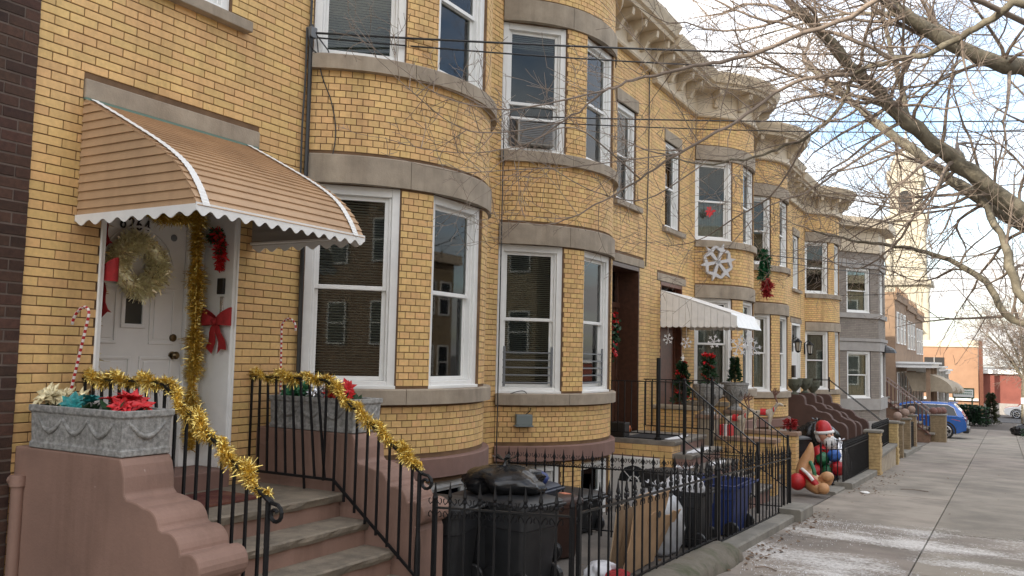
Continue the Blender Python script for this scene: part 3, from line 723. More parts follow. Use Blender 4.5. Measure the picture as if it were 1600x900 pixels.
b = MB(); b.box(-0.445, -0.40, 4.12, 5.055, 0.785, 2.90); door = b.build('door', m_doorw, H1r, bevel=0.003)
def dpanel(y0, y1, z0, z1, top_arc=0):
    b = MB()
    for (ya, yb, za, zb) in ((y0, y1, z0, z0 + 0.025), (y0, y1, z1 - 0.025, z1), (y0, y0 + 0.025, z0 + 0.025, z1 - 0.025), (y1 - 0.025, y1, z0 + 0.025, z1 - 0.025)): b.box(-0.401, -0.388, ya, yb, za, zb)
    b.box(-0.401, -0.393, y0 + 0.045, y1 - 0.045, z0 + 0.045, z1 - 0.045)
    b.build('door_panel', m_doorw, door, bevel=0.005)
dpanel(4.20, 4.56, 0.93, 1.72); dpanel(4.64, 4.97, 0.93, 1.72); dpanel(4.72, 4.97, 1.82, 2.30); dpanel(4.20, 4.42, 1.82, 2.30)
b = MB(); P = [(4.24 + 0.70 * i / 14, 2.50 + 0.29 * math.sin(math.pi * i / 14) ** 0.6) for i in range(15)]
for i in range(14): b.bar((-0.395, P[i][0], P[i][1]), (-0.395, P[i+1][0], P[i+1][1]), 0.025, 0.016)
b.build('arched_moulding', m_doorw, door)
b = MB()
for (ya, yb, za, zb) in ((4.45, 4.68, 1.95, 1.985), (4.45, 4.68, 2.285, 2.32), (4.45, 4.485, 1.985, 2.285), (4.645, 4.68, 1.985, 2.285)): b.box(-0.402, -0.384, ya, yb, za, zb)
b.build('light_frame', m_doorw, door, bevel=0.004)
b = MB(); b.box(-0.402, -0.398, 4.485, 4.645, 1.985, 2.285); b.build('door_light', mat('dark_glass', (0.02, 0.022, 0.024), 0.08), door)
for z, r in ((1.73, 0.033), (1.88, 0.028)):
    b = MB(); b.lathe([(0.034, 0), (0.034, 0.012), (0.014, 0.016), (0.014, 0.035), (r, 0.045), (r, 0.062), (r * 0.6, 0.075)] if z < 1.8 else [(0.034, 0), (0.034, 0.012), (0.028, 0.02), (0.012, 0.022)], (0, 0, 0), 16)
    b.v = [(-0.40 + z_, 4.965 + x, z + y) for x, y, z_ in b.v]; b.build('door_knob' if z < 1.8 else 'deadbolt', m_brass, door, smooth='auto')
b = MB(); b.lathe([(0.03, 0), (0.03, 0.008), (0.02, 0.012)], (0, 0, 0), 16); b.v = [(-0.40 + z_, 4.925 + x, 2.74 + y) for x, y, z_ in b.v]; b.build('peephole_disc', m_guard, door)
DIG = {'6': [(0.82, 1.0), (0.45, 0.82), (0.18, 0.5), (0.10, 0.25), (0.3, 0.02), (0.68, 0.0), (0.92, 0.25), (0.75, 0.5), (0.4, 0.52), (0.14, 0.3)], '2': [(0.08, 0.78), (0.3, 1.0), (0.7, 1.0), (0.92, 0.75), (0.7, 0.45), (0.08, 0.0), (0.95, 0.0)], '4': [(0.75, 0.0), (0.75, 1.0), (0.05, 0.3), (0.98, 0.3)]}
for i, ch in enumerate('6264'):
    b = MB(); P = [Vector((-0.394, 4.40 + i * 0.075 + 0.05 * a, 2.765 + 0.085 * c)) for a, c in DIG[ch]]
    if ch != '4': P = curve_pts(P, 4) if ch == '6' else P
    for k in range(len(P) - 1): b.bar(P[k], P[k+1] + (P[k+1] - P[k]).normalized() * 0.003, 0.010, 0.012)
    b.build('house_number', m_blackp, door)
# things on the right reveal of the doorway
b = MB(); b.box(-0.16, -0.08, 5.205, 5.232, 2.27, 2.41); b.build('mail_slot_box', m_blackp, H1r, bevel=0.006)
b = MB(); b.box(-0.125, -0.085, 5.215, 5.232, 2.10, 2.25); b.build('doorbell', m_silver, H1r, bevel=0.004)
def bow(name, label, O, t, up, nn, s=1.0, m_=None, group=None):
    "two loops, a knot and two tails"
    r = thing(name, label, 'bow', tuple(O), group); O = Vector(O); m_ = m_ or m_red
    def P(u, v, d): return O + t * (u * s) + up * (v * s) + nn * (d * s)
    for sg in (-1, 1):
        b = MB(); k = 12; rows = []
        for i in range(k + 1):
            a = math.pi * 2 * i / k; cu = 0.075 - 0.07 * math.cos(a); cd = 0.03 * math.sin(a); tl = 0.02 + 0.045 * (cu / 0.145)
            rows.append([P(sg * cu, 0.035 * (cu / 0.145) + q * tl, 0.02 + cd) for q in (-1, 0, 1)])
        b.grid(rows); b.build('bow_loop', m_, r, smooth=True)
        b = MB(); rows = []
        for i in range(7):
            f = i / 6; w_ = 0.022 + 0.022 * f; cu = sg * (0.01 + 0.06 * f); rows.append([P(cu - w_, -0.01 - 0.20 * f - (0.0 if i < 6 else 0.015 * sg), 0.015 + 0.012 * math.sin(f * 7)), P(cu, -0.01 - 0.20 * f + (0.02 if i == 6 else 0), 0.02 + 0.012 * math.sin(f * 7)), P(cu + w_, -0.01 - 0.20 * f + (0.0 if i < 6 else 0.015 * sg), 0.015 + 0.012 * math.sin(f * 7))])
        b.grid(rows); b.build('bow_tail', m_, r, smooth=True)
    b = MB(); c = P(0, 0, 0.03); b.ball(c, 0.026 * s, 8, 6); b.build('bow_knot', m_, r, smooth=True)
    return r
ez = Vector((0, 0, 1)); tX = Vector((1, 0, 0)); tY = Vector((0, 1, 0))
bow('ribbon_bow', 'red velvet bow on the white jamb right of the door', (-0.12, 5.205, 2.03), tX, ez, -tY, 1.25, group='red bows around the front door')
bow('ribbon_bow', 'upper red bow at the left jamb of the white door', (-0.12, 4.03, 2.80), tX, ez, tY, 1.2, group='red bows around the front door')
bow('ribbon_bow', 'lower red bow at the left jamb of the white door', (-0.12, 4.03, 2.32), tX, ez, tY, 1.4, group='red bows around the front door')
# wreath
wr = thing('tinsel_wreath', 'round pale gold tinsel wreath on the white door', 'wreath', (-0.38, 4.545, 2.47))
P = [Vector((-0.33, 4.545 + 0.188 * math.cos(2 * math.pi * i / 16), 2.47 + 0.188 * math.sin(2 * math.pi * i / 16))) for i in range(17)]
tinsel('foil_strips', '', P, m_goldpale, 8000, 0.095, parent=wr, seed=11, wid=0.0045)['kind'] = 'stuff'
tinsel('foil_glints', '', P, mat('gold_glint_foil', (0.95, 0.86, 0.6), 0.22, metal=0.7), 600, 0.098, parent=wr, seed=12, wid=0.011)['kind'] = 'stuff'  # brighter, wider strips added to stand for glints on the wreath
b = MB(); b.tube(P, 0.06, 10); b.build('wreath_ring', m_goldpale, wr, smooth=True)
# candy cane made of red and green tinsel, at the jamb
dc = thing('cane_decoration', 'red and green tinsel cane hanging on white jamb above black box', 'decoration', (-0.12, 5.2, 2.45))
P = [(-0.12, 5.19, 2.47), (-0.115, 5.19, 2.62), (-0.12, 5.19, 2.72), (-0.15, 5.19, 2.80), (-0.2, 5.19, 2.81), (-0.23, 5.19, 2.74)]
tinsel('red_tinsel', '', P, m_redp, 420, 0.055, parent=dc, seed=21, wid=0.010); tinsel('green_tinsel', '', P[1:], m_greensh, 420, 0.05, parent=dc, seed=22, wid=0.010)

# awning
aw = thing('door_awning', 'tan metal slat awning with white scalloped edge over the nearest door', 'awning', (0, 4.6, 2.7))
ap = curve_pts([(0.0, 0, 3.595), (0.42, 0, 3.385), (0.81, 0, 3.18), (1.05, 0, 3.02), (1.19, 0, 2.86), (1.27, 0, 2.72)], 12)
ln = [0]
for i in range(1, len(ap)): ln.append(ln[-1] + (ap[i] - ap[i-1]).length)
def at_len(s_):
    for i in range(len(ln) - 1):
        if ln[i+1] >= s_: return ap[i].lerp(ap[i+1], (s_ - ln[i]) / (ln[i+1] - ln[i]))
    return ap[-1]
NS = 22; AY0, AY1 = 3.76, 5.44
for i in range(NS):
    p = at_len(ln[-1] * i / NS); q = at_len(ln[-1] * (i + 1.08) / NS if i < NS - 1 else ln[-1]); d = (q - p).normalized(); nn = Vector((-d.z, 0, d.x)); nn = nn if nn.z > 0 or nn.x > 0 else -nn
    b = MB(); o1, o2 = 0.002, 0.014
    A_ = p + nn * o1; B_ = q + nn * o2; Cc = q - nn * 0.0; D_ = p - nn * 0.006
    b.hexa([(A_.x, AY0, A_.z), (B_.x, AY0, B_.z), (B_.x, AY1, B_.z), (A_.x, AY1, A_.z), (D_.x, AY0, D_.z), (Cc.x, AY0, Cc.z), (Cc.x, AY1, Cc.z), (D_.x, AY1, D_.z)])
    b.build('front_slat', m_tan, aw)
def xprof(z):
    for i in range(len(ap) - 1):
        if ap[i].z >= z >= ap[i+1].z: return ap[i].lerp(ap[i+1], (ap[i].z - z) / max(1e-6, ap[i].z - ap[i+1].z)).x
    return 0 if z > ap[0].z else ap[-1].x
m_awgrey = mat('awning_inner_grey', (0.33, 0.31, 0.28), 0.6)
for (yy, sg) in ((AY0 + 0.012, -1), (AY1 - 0.012, 1)):
    z = 2.715
    while z < 3.55:
        z1 = min(z + 0.068, 3.59); xa, xb = xprof(z), xprof(z1)
        b = MB(); b.hexa([(0.004, yy, z), (xa, yy, z), (xa, yy + sg * 0.016, z), (0.004, yy + sg * 0.016, z), (0.004, yy, z1), (xb, yy, z1), (xb, yy + sg * 0.003, z1), (0.004, yy + sg * 0.003, z1)])
        b.build('side_slat', m_tan if sg < 0 else m_awgrey, aw); z += 0.064
for (ya, yb) in ((AY0 + 0.04, AY0 + 0.10), (AY1 - 0.14, AY1 - 0.08)):
    b = MB(); rows = []
    for i in range(len(ap)):
        d = (ap[min(i+1, len(ap)-1)] - ap[max(i-1, 0)]).normalized(); nn = Vector((-d.z, 0, d.x)); nn = nn if nn.z > 0 or nn.x > 0 else -nn
        k = 0.0175 + 0.003 * (i % 2); rows.append([tuple(ap[i] + nn * k + Vector((0, ya, 0))), tuple(ap[i] + nn * k + Vector((0, yb, 0)))])
    b.grid(rows); b.build('white_strip', m_white, aw)
def scallops(b, fn, L, z0, drop, n, dep, th=0.006):
    "flat strip with a wavy lower edge; fn(a,z,d)->xyz"
    k = n * 10; rows = []
    for i in range(k + 1):
        a = L * i / k; zl = z0 - dep - drop * 0.5 * (1 - math.cos(2 * math.pi * n * i / k))
        rows.append([fn(a, z0, 0), fn(a, zl, 0), fn(a, zl, th), fn(a, z0, th)])
    b.grid(rows, close=True)
b = MB(); scallops(b, lambda a, z, d: (1.272 + d, AY0 - 0.01 + a, z), AY1 - AY0 + 0.02, 2.745, 0.036, 14, 0.05)
scallops(b, lambda a, z, d: (0.004 + a, AY0 - 0.006 - d, z), 1.275, 2.735, 0.036, 8, 0.045); scallops(b, lambda a, z, d: (0.004 + a, AY1 + 0.0 + d, z), 1.265, 2.735, 0.036, 8, 0.045)
b.build('scalloped_valance', m_white, aw)
b = MB(); b.tube([(0.02, AY0 + 0.03, 2.73), (1.25, AY0 + 0.03, 2.725), (1.25, AY1 - 0.03, 2.725), (0.02, AY1 - 0.03, 2.73)], 0.014, 6); b.build('awning_frame', m_white, aw)
b = MB(); b.box(0.0, 0.03, AY0, AY1, 3.585, 3.605); b.build('wall_strip', mat('verdigris_strip', (0.12, 0.2, 0.16), 0.6), aw)

# planters with artificial flowers
def planter(label, x0, x1, y0, y1, z0, z1):
    p = thing('concrete_planter', label, 'planter', ((x0+x1)/2, (y0+y1)/2, z0), 'concrete planters on the stoop walls')
    b = MB(); t = 0.03; tp = 0.012
    def ring(e, z): return [(x0 + e, y0 + e, z), (x1 - e, y0 + e, z), (x1 - e, y1 - e, z), (x0 + e, y1 - e, z)]
    rows = [ring(0.012, z0), ring(0.012, z0 + 0.035), ring(0.02, z0 + 0.045), ring(0.013, z1 - 0.05), ring(0.0, z1 - 0.04), ring(0.0, z1), ring(t, z1), ring(t, z1 - 0.06)]
    b.grid(rows, close=True); b.f.append((0, 1, 2, 3)); b.build('trough', m_conc, p, bevel=0.006)
    b = MB(); b.q(*ring(t - 0.002, z1 - 0.05)); b.build('soil', m_soil, p)
    for (s0, s1, side) in ((x0 + 0.1, x1 - 0.1, 0), (y0 + 0.06, y1 - 0.06, 1)):      # cast swags in relief
        n = 3 if side == 0 else 1; L_ = (s1 - s0) / n
        for k in range(n):
            b = MB(); P = []
            for i in range(9):
                f = i / 8; a = s0 + L_ * (k + f); zz = z1 - 0.075 - 0.09 * math.sin(math.pi * f)
                P.append((a, y0 + 0.014, zz) if side == 0 else (x1 - 0.014, a, zz))
            b.tube(P, [0.008, 0.012, 0.015, 0.018, 0.02, 0.018, 0.015, 0.012, 0.008], 6); b.build('relief_swag', m_conc, p, smooth=True)
    return p
planter('grey cast concrete planter on the near stoop wall, with gold, teal and red flowers', 0.14, 1.12, 3.415, 3.80, 1.118, 1.40)
planter('grey cast concrete planter on the far stoop wall behind the railing', 0.14, 1.12, 5.575, 5.96, 1.118, 1.40)
def poinsettia(label, c, m_, n, s=0.09, spread=(0.1, 0.1), seed=1, cat='flowers', leaves=True, name='artificial_flowers'):
    r = thing(name, label, cat, tuple(c), 'artificial flowers in the planters'); rg = random.Random(seed); c = Vector(c)
    for k in range(n):
        o = c + Vector((rg.uniform(-1, 1) * spread[0], rg.uniform(-1, 1) * spread[1], rg.uniform(0.03, 0.10))); ax = Vector((rg.gauss(0.25, .5), rg.gauss(-0.6, .5), 1)).normalized()
        e = ax.orthogonal().normalized(); g_ = ax.cross(e); b = MB(); np_ = rg.randint(7, 9)
        for j in range(np_ * 2):
            a = 2 * math.pi * j / np_ + rg.uniform(-.2, .2) + (0.3 if j >= np_ else 0); l = s * rg.uniform(0.75, 1.15) * (0.62 if j >= np_ else 1); d = e * math.cos(a) + g_ * math.sin(a); t_ = ax.cross(d)
            lift = 0.25 if j < np_ else 0.6
            p1 = o + d * l * 0.5 + ax * l * lift * 0.7 + t_ * l * 0.24; p2 = o + d * l * 0.5 + ax * l * lift * 0.7 - t_ * l * 0.24; mid = o + d * l * 0.5 + ax * l * (lift * 0.7 - 0.1); tip = o + d * l + ax * l * (lift * 0.5 + rg.uniform(-.2, .2))
            q = len(b.v); b.v += [tuple(o), tuple(p1), tuple(tip), tuple(p2), tuple(mid)]; b.f += [(q, q+1, q+4), (q+1, q+2, q+4), (q+2, q+3, q+4), (q+3, q, q+4)]
        b.build('flower_head', m_, r)
    if leaves:
        b = MB()
        for j in range(26):
            o = c + Vector((rg.uniform(-1.1, 1.1) * spread[0], rg.uniform(-1.1, 1.1) * spread[1], 0)); d = Vector((rg.gauss(0, 1), rg.gauss(0, 1), rg.uniform(.1, 1.2))).normalized() * s * rg.uniform(.7, 1.2); t_ = d.cross(Vector((0, 0, 1))) * 0.3
            b.q(o, o + d * .5 + t_, o + d, o + d * .5 - t_)
        b.build('leaves', m_green, r, kind='stuff')
    return r
poinsettia('champagne gold artificial poinsettias at the wall end of the near planter', (0.27, 3.58, 1.38), m_champ, 7, 0.10, (0.11, 0.09), 31)
poinsettia('teal artificial poinsettias in the middle of the near planter', (0.56, 3.56, 1.355), m_teal, 4, 0.10, (0.13, 0.08), 32)
poinsettia('red artificial poinsettias at the street end of the near planter', (0.88, 3.59, 1.38), m_redp, 8, 0.105, (0.13, 0.10), 33)
poinsettia('green tinsel bush in the far planter beside its candy cane', (0.36, 5.74, 1.37), m_greensh, 6, 0.10, (0.10, 0.09), 34)
poinsettia('silver artificial flowers in the middle of the far planter', (0.60, 5.72, 1.36), m_silver, 4, 0.085, (0.08, 0.06), 35)
poinsettia('red artificial poinsettias in the far planter', (0.86, 5.74, 1.38), m_redp, 8, 0.10, (0.12, 0.10), 36)

def stripes(name, c1, c2, per):
    if name in MATS: return MATS[name]
    M = mat(name, c1, 0.35); t = M.node_tree; nd = t.nodes; lk = t.links; bs = nd['Principled BSDF']
    uv = nd.new('ShaderNodeAttribute'); uv.attribute_name = 'rnd'; x = nd.new('ShaderNodeMixRGB'); lk.new(uv.outputs['Fac'], x.inputs[0]); x.inputs[1].default_value = c1 + (1,); x.inputs[2].default_value = c2 + (1,); lk.new(x.outputs[0], bs.inputs['Base Color'])
    return M
m_cane = stripes('candy_stripes', (0.75, 0.70, 0.66), (0.42, 0.015, 0.02), 0.05)
def candy_cane(label, base, top, hook, r=0.013):
    base, top = Vector(base), Vector(top); d = (top - base); n = 30; n2 = 12; pts = [base + d * (i / n) for i in range(n + 1)]
    hk = Vector(hook); c = top + hk * 0.5; rad = hk.length / 2; e = hk.normalized(); u = d.normalized()
    for i in range(1, n2 + 1):
        a = math.pi * 1.08 * i / n2; pts.append(c - e * rad * math.cos(a) + u * rad * math.sin(a))
    b = MB(); b.tube(pts, r, 8); at = []
    k = len(pts)
    for i in range(k - 1):
        for j in range(8): at.append(1.0 if ((i * 0.5 + j / 8.0 * 1.0) % 1.0) < 0.5 else 0.0)
    at += [0, 0]
    return one('candy_cane', m_cane, label, 'candy cane', b, 'candy canes in the planters', attr=at, fix=False, smooth=True)
candy_cane('red and white striped candy cane leaning in the near planter', (0.24, 3.62, 1.36), (0.42, 3.62, 1.99), (-0.17, 0, -0.03), 0.0105)
candy_cane('red and white striped candy cane standing in the far planter', (0.22, 5.64, 1.36), (0.20, 5.64, 1.99), (0.17, 0, 0.0), 0.0105)
def mat_stripes():
    M = mat('doormat', (0.20, 0.085, 0.05), 0.95, c2=(0.10, 0.02, 0.018), vs_=5, bump=0.8, bs=200); return M
b = MB(); b.box(0.22, 0.72, 4.18, 4.98, 0.634, 0.65); one('doormat', mat_stripes(), 'red and brown doormat lying on the stoop landing', 'doormat', b)
b = MB(); b.tube([(0.10, 3.40, -0.2), (0.10, 3.40, 0.86), (0.10, 3.40, 0.90)], [0.04, 0.04, 0.046], 12); b.tube([(0.10, 3.40, 0.86), (0.10, 3.40, 0.93)], 0.052, 12); b.tube([(0.10, 3.40, 0.885), (-0.05, 3.40, 0.90)], 0.03, 10)
one('drain_pipe', m_bpaint, 'short brown painted drain pipe at the corner beside the stoop', 'pipe', b, smooth='auto')
b = MB(); b.lathe([(0.045, 0), (0.045, 0.006)], (0, 0, 0), 20); b.v = [(0.002 + z_, 3.475 + x, 0.99 + y) for x, y, z_ in b.v]; stk = b.build('security_sticker', mat('sticker_blue', (0.05, 0.05, 0.16), 0.4), H1r)
b = MB(); b.box(0.009, 0.011, 3.45, 3.50, 0.965, 0.985); b.box(0.009, 0.011, 3.455, 3.495, 0.998, 1.006); b.build('sticker_print', m_white, stk)

# ------------------------------------------------------------------ iron fences
def make_picket(h, sp=0.17, name='picket'):
    b = MB(); b.box(-0.0075, 0.0075, -0.0075, 0.0075, -h, 0.04)
    b.lathe([(0.006, 0.03), (0.017, 0.045), (0.017, 0.055), (0.008, 0.065), (0.019, 0.09), (0.012, 0.12), (0.002, sp + 0.03)], (0, 0, 0), 6)
    me = bpy.data.meshes.new(name); me.from_pydata(b.v, [], b.f); me.materials.append(m_iron); return me
def make_scroll():
    b = MB()
    for sg in (-1, 1):
        for up in (-1, 1):
            P = []
            for i in range(10):
                a = R_(-90 + 30 * i); r = 0.030 - 0.0013 * i
                P.append((sg * (0.046 - 0.012 + (-r) * math.sin(a) * 1.0 - 0.012), 0, up * (0.040 + r * math.cos(a) * 1.2)))
            b.tube([(0.002 * sg, 0, up * 0.085)] + [(sg * 0.020, 0, up * 0.045), (sg * 0.040, 0, up * 0.025), (sg * 0.052, 0, up * 0.045), (sg * 0.050, 0, up * 0.068), (sg * 0.038, 0, up * 0.070)], 0.0045, 4)
    b.box(-0.004, 0.004, -0.004, 0.004, -0.09, 0.09)
    me = bpy.data.meshes.new('scroll'); me.from_pydata(b.v, [], b.f); me.materials.append(m_iron); return me
PK = {}
def fence(label, p0, p1, h=0.80, top=None, sp=0.115, scrolls=True, spear=0.17, group='black iron yard fences', mid=None, skip=(), name='iron_fence', posts=True):
    "p0,p1 = (x,y,z of the top rail)"
    p0, p1 = Vector(p0), Vector(p1); r = thing(name, label, 'fence', ((p0.x+p1.x)/2, (p0.y+p1.y)/2, (p0.z+p1.z)/2 - h), group)
    key = (round(h, 2), spear)
    if key not in PK: PK[key] = make_picket(h, spear)
    if 's' not in PK: PK['s'] = make_scroll()
    d = p1 - p0; L_ = Vector((d.x, d.y, 0)).length; ang = math.atan2(d.y, d.x); n = max(1, int(L_ / sp))
    for nm, dz, w_ in (('top_rail', 0, 0.03), ('bottom_rail', -h + 0.07, 0.026)):
        b = MB(); b.bar(p0 + Vector((0, 0, dz)), p1 + Vector((0, 0, dz)), w_, 0.014); b.build(nm, m_iron, r)
    if mid:
        b = MB(); b.bar(p0 + Vector((0, 0, mid)), p1 + Vector((0, 0, mid)), 0.02, 0.012); b.build('middle_rail', m_iron, r)
    for i in range(n + 1):
        f = i / n; p = p0.lerp(p1, f)
        o = bpy.data.objects.new('picket', PK[key]); col.objects.link(o); o.parent = r; o.location = p - r.location; o.rotation_euler = (0, 0, ang)
        if scrolls and i < n:
            o = bpy.data.objects.new('scroll', PK['s']); col.objects.link(o); o.parent = r; o.location = p - r.location + Vector((0, 0, 0.06 if scrolls == 2 else 0.0)); o.rotation_euler = (0, 0, ang)
    if posts:
        for p in (p0, p1):
            b = MB(); b.box(p.x - 0.016, p.x + 0.016, p.y - 0.016, p.y + 0.016, p.z - h - 0.12, p.z + 0.06); b.ball((p.x, p.y, p.z + 0.075), 0.024, 8, 6); b.build('fence_post', m_iron, r)
    return r
RZ = lambda y: gz(y) + 0.83
fence('short iron fence between the stoop newel and the yard corner', (1.93, 5.62, 0.60), (2.97, 5.92, 0.60), 0.72, scrolls=True)
fence('long iron fence with spear tips along the sidewalk, in front of the bins', (3.0, 5.98, 0.62), (3.0, 9.55, 0.50), 0.74, sp=0.185)
fence('iron fence along the sidewalk in front of the blue bin', (3.0, 9.65, 0.495), (3.0, 13.35, 0.35), 0.80, sp=0.185)
fence('tall scrolled iron fence dividing the first two front yards', (0.42, 9.4, 0.46), (2.95, 9.4, 0.52), 0.78, sp=0.125, scrolls=2)
fence('iron fence panel running back from the sidewalk beside the second stoop', (2.9, 13.40, 0.33), (1.7, 13.2, 0.33), 0.78, sp=0.12)
m_moss = mat('mossy_stone', (0.17, 0.15, 0.118), 0.95, c2=(0.085, 0.088, 0.05), vs_=3.5, bump=0.9, bs=30, fac=(0.46, 0.66), dirt=.4, ds=6, dc=(.05, .05, .035))
from mathutils import noise as mnoise
b = MB(); rows = []; prof_ = [(0.0, -0.1), (0.0, 0.10), (0.012, 0.155), (0.05, 0.18), (0.10, 0.187), (0.15, 0.186), (0.20, 0.18), (0.25, 0.168), (0.29, 0.145), (0.32, 0.11), (0.335, 0.07), (0.345, 0.02), (0.35, -0.1)]
for i in range(121):
    y = 5.75 + 3.70 * i / 120; end = min(1, (120 - i) / 5.0) ** .5; row = []
    for (px_, pz_) in prof_:
        v = Vector((px_ * 4, y * 2.2, pz_ * 4)); n_ = mnoise.noise(v) * .030 + mnoise.noise(v * 3.3) * .016 + mnoise.noise(v * 9) * .007
        k_ = 1 if pz_ > 0 else 0; row.append((3.0 + px_ * (.9 + .1 * end) + n_ * k_, y, gz(y) + (pz_ * end + n_ * .8 * k_ if k_ else pz_)))
    rows.append(row)
b.grid(rows); b.f.append(tuple(range(13))); b.f.append(tuple(range(120*13, 121*13)))
one('stone_kerb', m_moss, 'mossy rounded stone kerb under the nearest fence', 'kerb', b, smooth=True)
def low_kerb(label, y0, y1, x0=2.98, x1=3.22, h=0.13, m_=None):
    b = MB(); n = max(2, int((y1-y0)/0.6))
    rows = [[(x0, y, gz(y)-.1), (x0, y, gz(y)+h), (x1-.02, y, gz(y)+h), (x1, y, gz(y)+h-.02), (x1, y, gz(y)-.1)] for y in [y0+(y1-y0)*i/n for i in range(n+1)]]
    b.grid(rows); b.f.append(tuple(range(5))); b.f.append(tuple(range(n*5, n*5+5)))
    return one('yard_kerb', m_ or m_kerb, label, 'kerb', b, 'concrete yard kerbs')
low_kerb('low concrete kerb under the fence in front of the blue bin', 9.50, 12.6, h=0.10)
low_kerb('short raised concrete kerb end at the corner of the second yard', 12.62, 13.5, x1=3.30, h=0.17)

# ------------------------------------------------------------------ bins and rubbish
m_binblk = mat('black_bin_plastic', (0.017, 0.018, 0.020), 0.5, var=0.25, vs_=6, bump=0.1, bs=20, dirt=0.3, ds=4, dc=(0.05, 0.048, 0.045))
m_binnav = mat('navy_bin_plastic', (0.012, 0.019, 0.040), 0.5, var=0.2, vs_=6)
m_binblu = mat('blue_bin_plastic', (0.013, 0.032, 0.145), 0.5, var=0.2, vs_=6, dirt=0.2, ds=4)
m_binbrn = mat('brown_bin_plastic', (0.045, 0.022, 0.016), 0.5, var=0.2, vs_=6)
m_bag = mat('black_bag', (0.012, 0.012, 0.013), 0.22, bump=0.5, bs=9)
m_wbag = mat('white_bag', (0.62, 0.62, 0.64), 0.4, bump=0.6, bs=14, var=0.1)
m_clear = mat('cloudy_plastic_bag', (0.42, 0.43, 0.45), 0.3, bump=0.6, bs=12, var=0.2)
m_card = mat('cardboard', (0.42, 0.27, 0.15), 0.85, var=0.1, vs_=4)
def rrect(x, y, r, n=4):
    P = []
    for (cx, cy, a0) in ((x - r, y - r, 0), (-x + r, y - r, 90), (-x + r, -y + r, 180), (x - r, -y + r, 270)):
        for i in range(n + 1): a = R_(a0 + 90 * i / n); P.append((cx + r * math.cos(a), cy + r * math.sin(a)))
    return P
def wheelie(name, label, m_, loc, rz, h=0.8, w_=0.27, d=0.29, lid=True, group='rubbish bins in the front yards', tilt=0.0, sticker=False):
    r = thing(name, label, 'bin', (0, 0, 0), group); b = MB(); hb = h - 0.07
    rows = [[(x*s_, y*s_, z) for x, y in rrect(w_, d, 0.06)] for z, s_ in ((0.02, 0.78), (0.05, 0.80), (hb * 0.72, 0.955), (hb * 0.73, 0.985), (hb - 0.06, 1.0), (hb - 0.055, 1.06), (hb, 1.07), (hb, 0.97), (hb * 0.4, 0.84))]
    b.grid(rows, close=True); b.f.append(tuple(range(20))); b.f.append(tuple(range(8*20, 9*20))); b.build('bin_body', m_, r, smooth='auto')
    for sx in (-1, 1):
        b = MB(); b.lathe([(0.09, -0.025), (0.1, -0.015), (0.1, 0.015), (0.09, 0.025)], (0, 0, 0), 16); b.v = [(sx * (w_ * 0.86) + z_, -d * 0.82 + x, 0.1 + y) for x, y, z_ in b.v]; b.build('wheel', m_blackp, r)
    b = MB(); b.tube([(-w_ * 0.8, -d * 1.05, hb - 0.03), (-w_ * 0.8, -d * 1.27, hb), (w_ * 0.8, -d * 1.27, hb), (w_ * 0.8, -d * 1.05, hb - 0.03)], 0.014, 8); b.build('handle', m_, r)
    if lid:
        b = MB(); rows = [[(x*s_, y*s_ + 0.0, hb + z) for x, y in rrect(w_ * 1.1, d * 1.1, 0.07)] for z, s_ in ((-0.02, 1.0), (0.015, 1.0), (0.035, 0.93), (0.055, 0.7), (0.06, 0.3), (0.06, 0.05))]
        b.grid(rows, close=True); b.f.append(tuple(range(5*20, 6*20))); b.build('lid', m_, r, smooth='auto')
        if sticker:
            b = MB(); b.box(-0.05, 0.06, d * 0.3, d * 0.72, hb + 0.045, hb + 0.062); b.build('orange_sticker', mat('orange_sticker', (0.62, 0.22, 0.13), 0.6), r)
            b = MB(); q = [(0.02, 0.10), (0.07, 0.14), (0.10, 0.10), (0.07, 0.05), (0.03, 0.03), (0.06, -0.03), (0.10, -0.02)]
            P = [(a - 0.06, d * 0.985, hb * 0.62 + c) for a, c in q]; b.tube(P, 0.009, 5); b.build('printed_mark', m_wbag, r)
    r.location = loc; r.rotation_euler = (tilt, 0, rz)
    return r
def bag(name, label, c, s3, m_, seed, group='rubbish bags', knot=True):
    r = thing(name, label, 'rubbish bag', tuple(c), group); rg = random.Random(seed); n, m2 = 36, 22; b = MB(); rows = []
    ph = [(rg.uniform(0, 6.28), rg.randint(2, 12), rg.uniform(0.03, 0.10)) for _ in range(11)]
    for i in range(m2 + 1):
        a = math.pi * i / m2; row = []
        for j in range(n):
            t = 2 * math.pi * j / n; k = 1 + sum(amp * math.sin(f * t + p + a * (f % 4)) for p, f, amp in ph) * math.sin(a) + rg.uniform(-.05, .05)
            z = -math.cos(a); z = max(z, -0.72)
            row.append((c[0] + s3[0]*k*math.sin(a)**0.8*math.cos(t), c[1] + s3[1]*k*math.sin(a)**0.8*math.sin(t), c[2] + s3[2]*(z + 0.72) * (1 + rg.uniform(-.03, .03))))
        rows.append(row)
    b.grid(rows, close=True); b.build('bag_body', m_, r, smooth=True)
    if knot:
        b = MB(); t = Vector((c[0], c[1], c[2] + s3[2]*1.68)); b.tube([t, t + Vector((.01, .01, .05))], [0.03, 0.015], 8)
        for k in range(7):
            a = k * 0.9; e = Vector((math.cos(a), math.sin(a), 0.8)) * 0.1; q = Vector((-e.y, e.x, 0)) * 0.5; b.q(t + Vector((0, 0, .045)), t + e - q * .6, t + e * 1.25, t + e + q * .6)
        b.build('bag_knot', m_, r)
    return r
G = lambda x, y: (x, y, gz(y) - 0.015)
wheelie('wheelie_bin', 'black wheelie bin nearest to the stoop newel post', m_binblk, G(1.52, 6.28), R_(100), 0.80)
wheelie('wheelie_bin', 'black wheelie bin squeezed between two others, rubbish bag on its lid', m_binblk, G(1.58, 6.88), R_(95), 0.79)
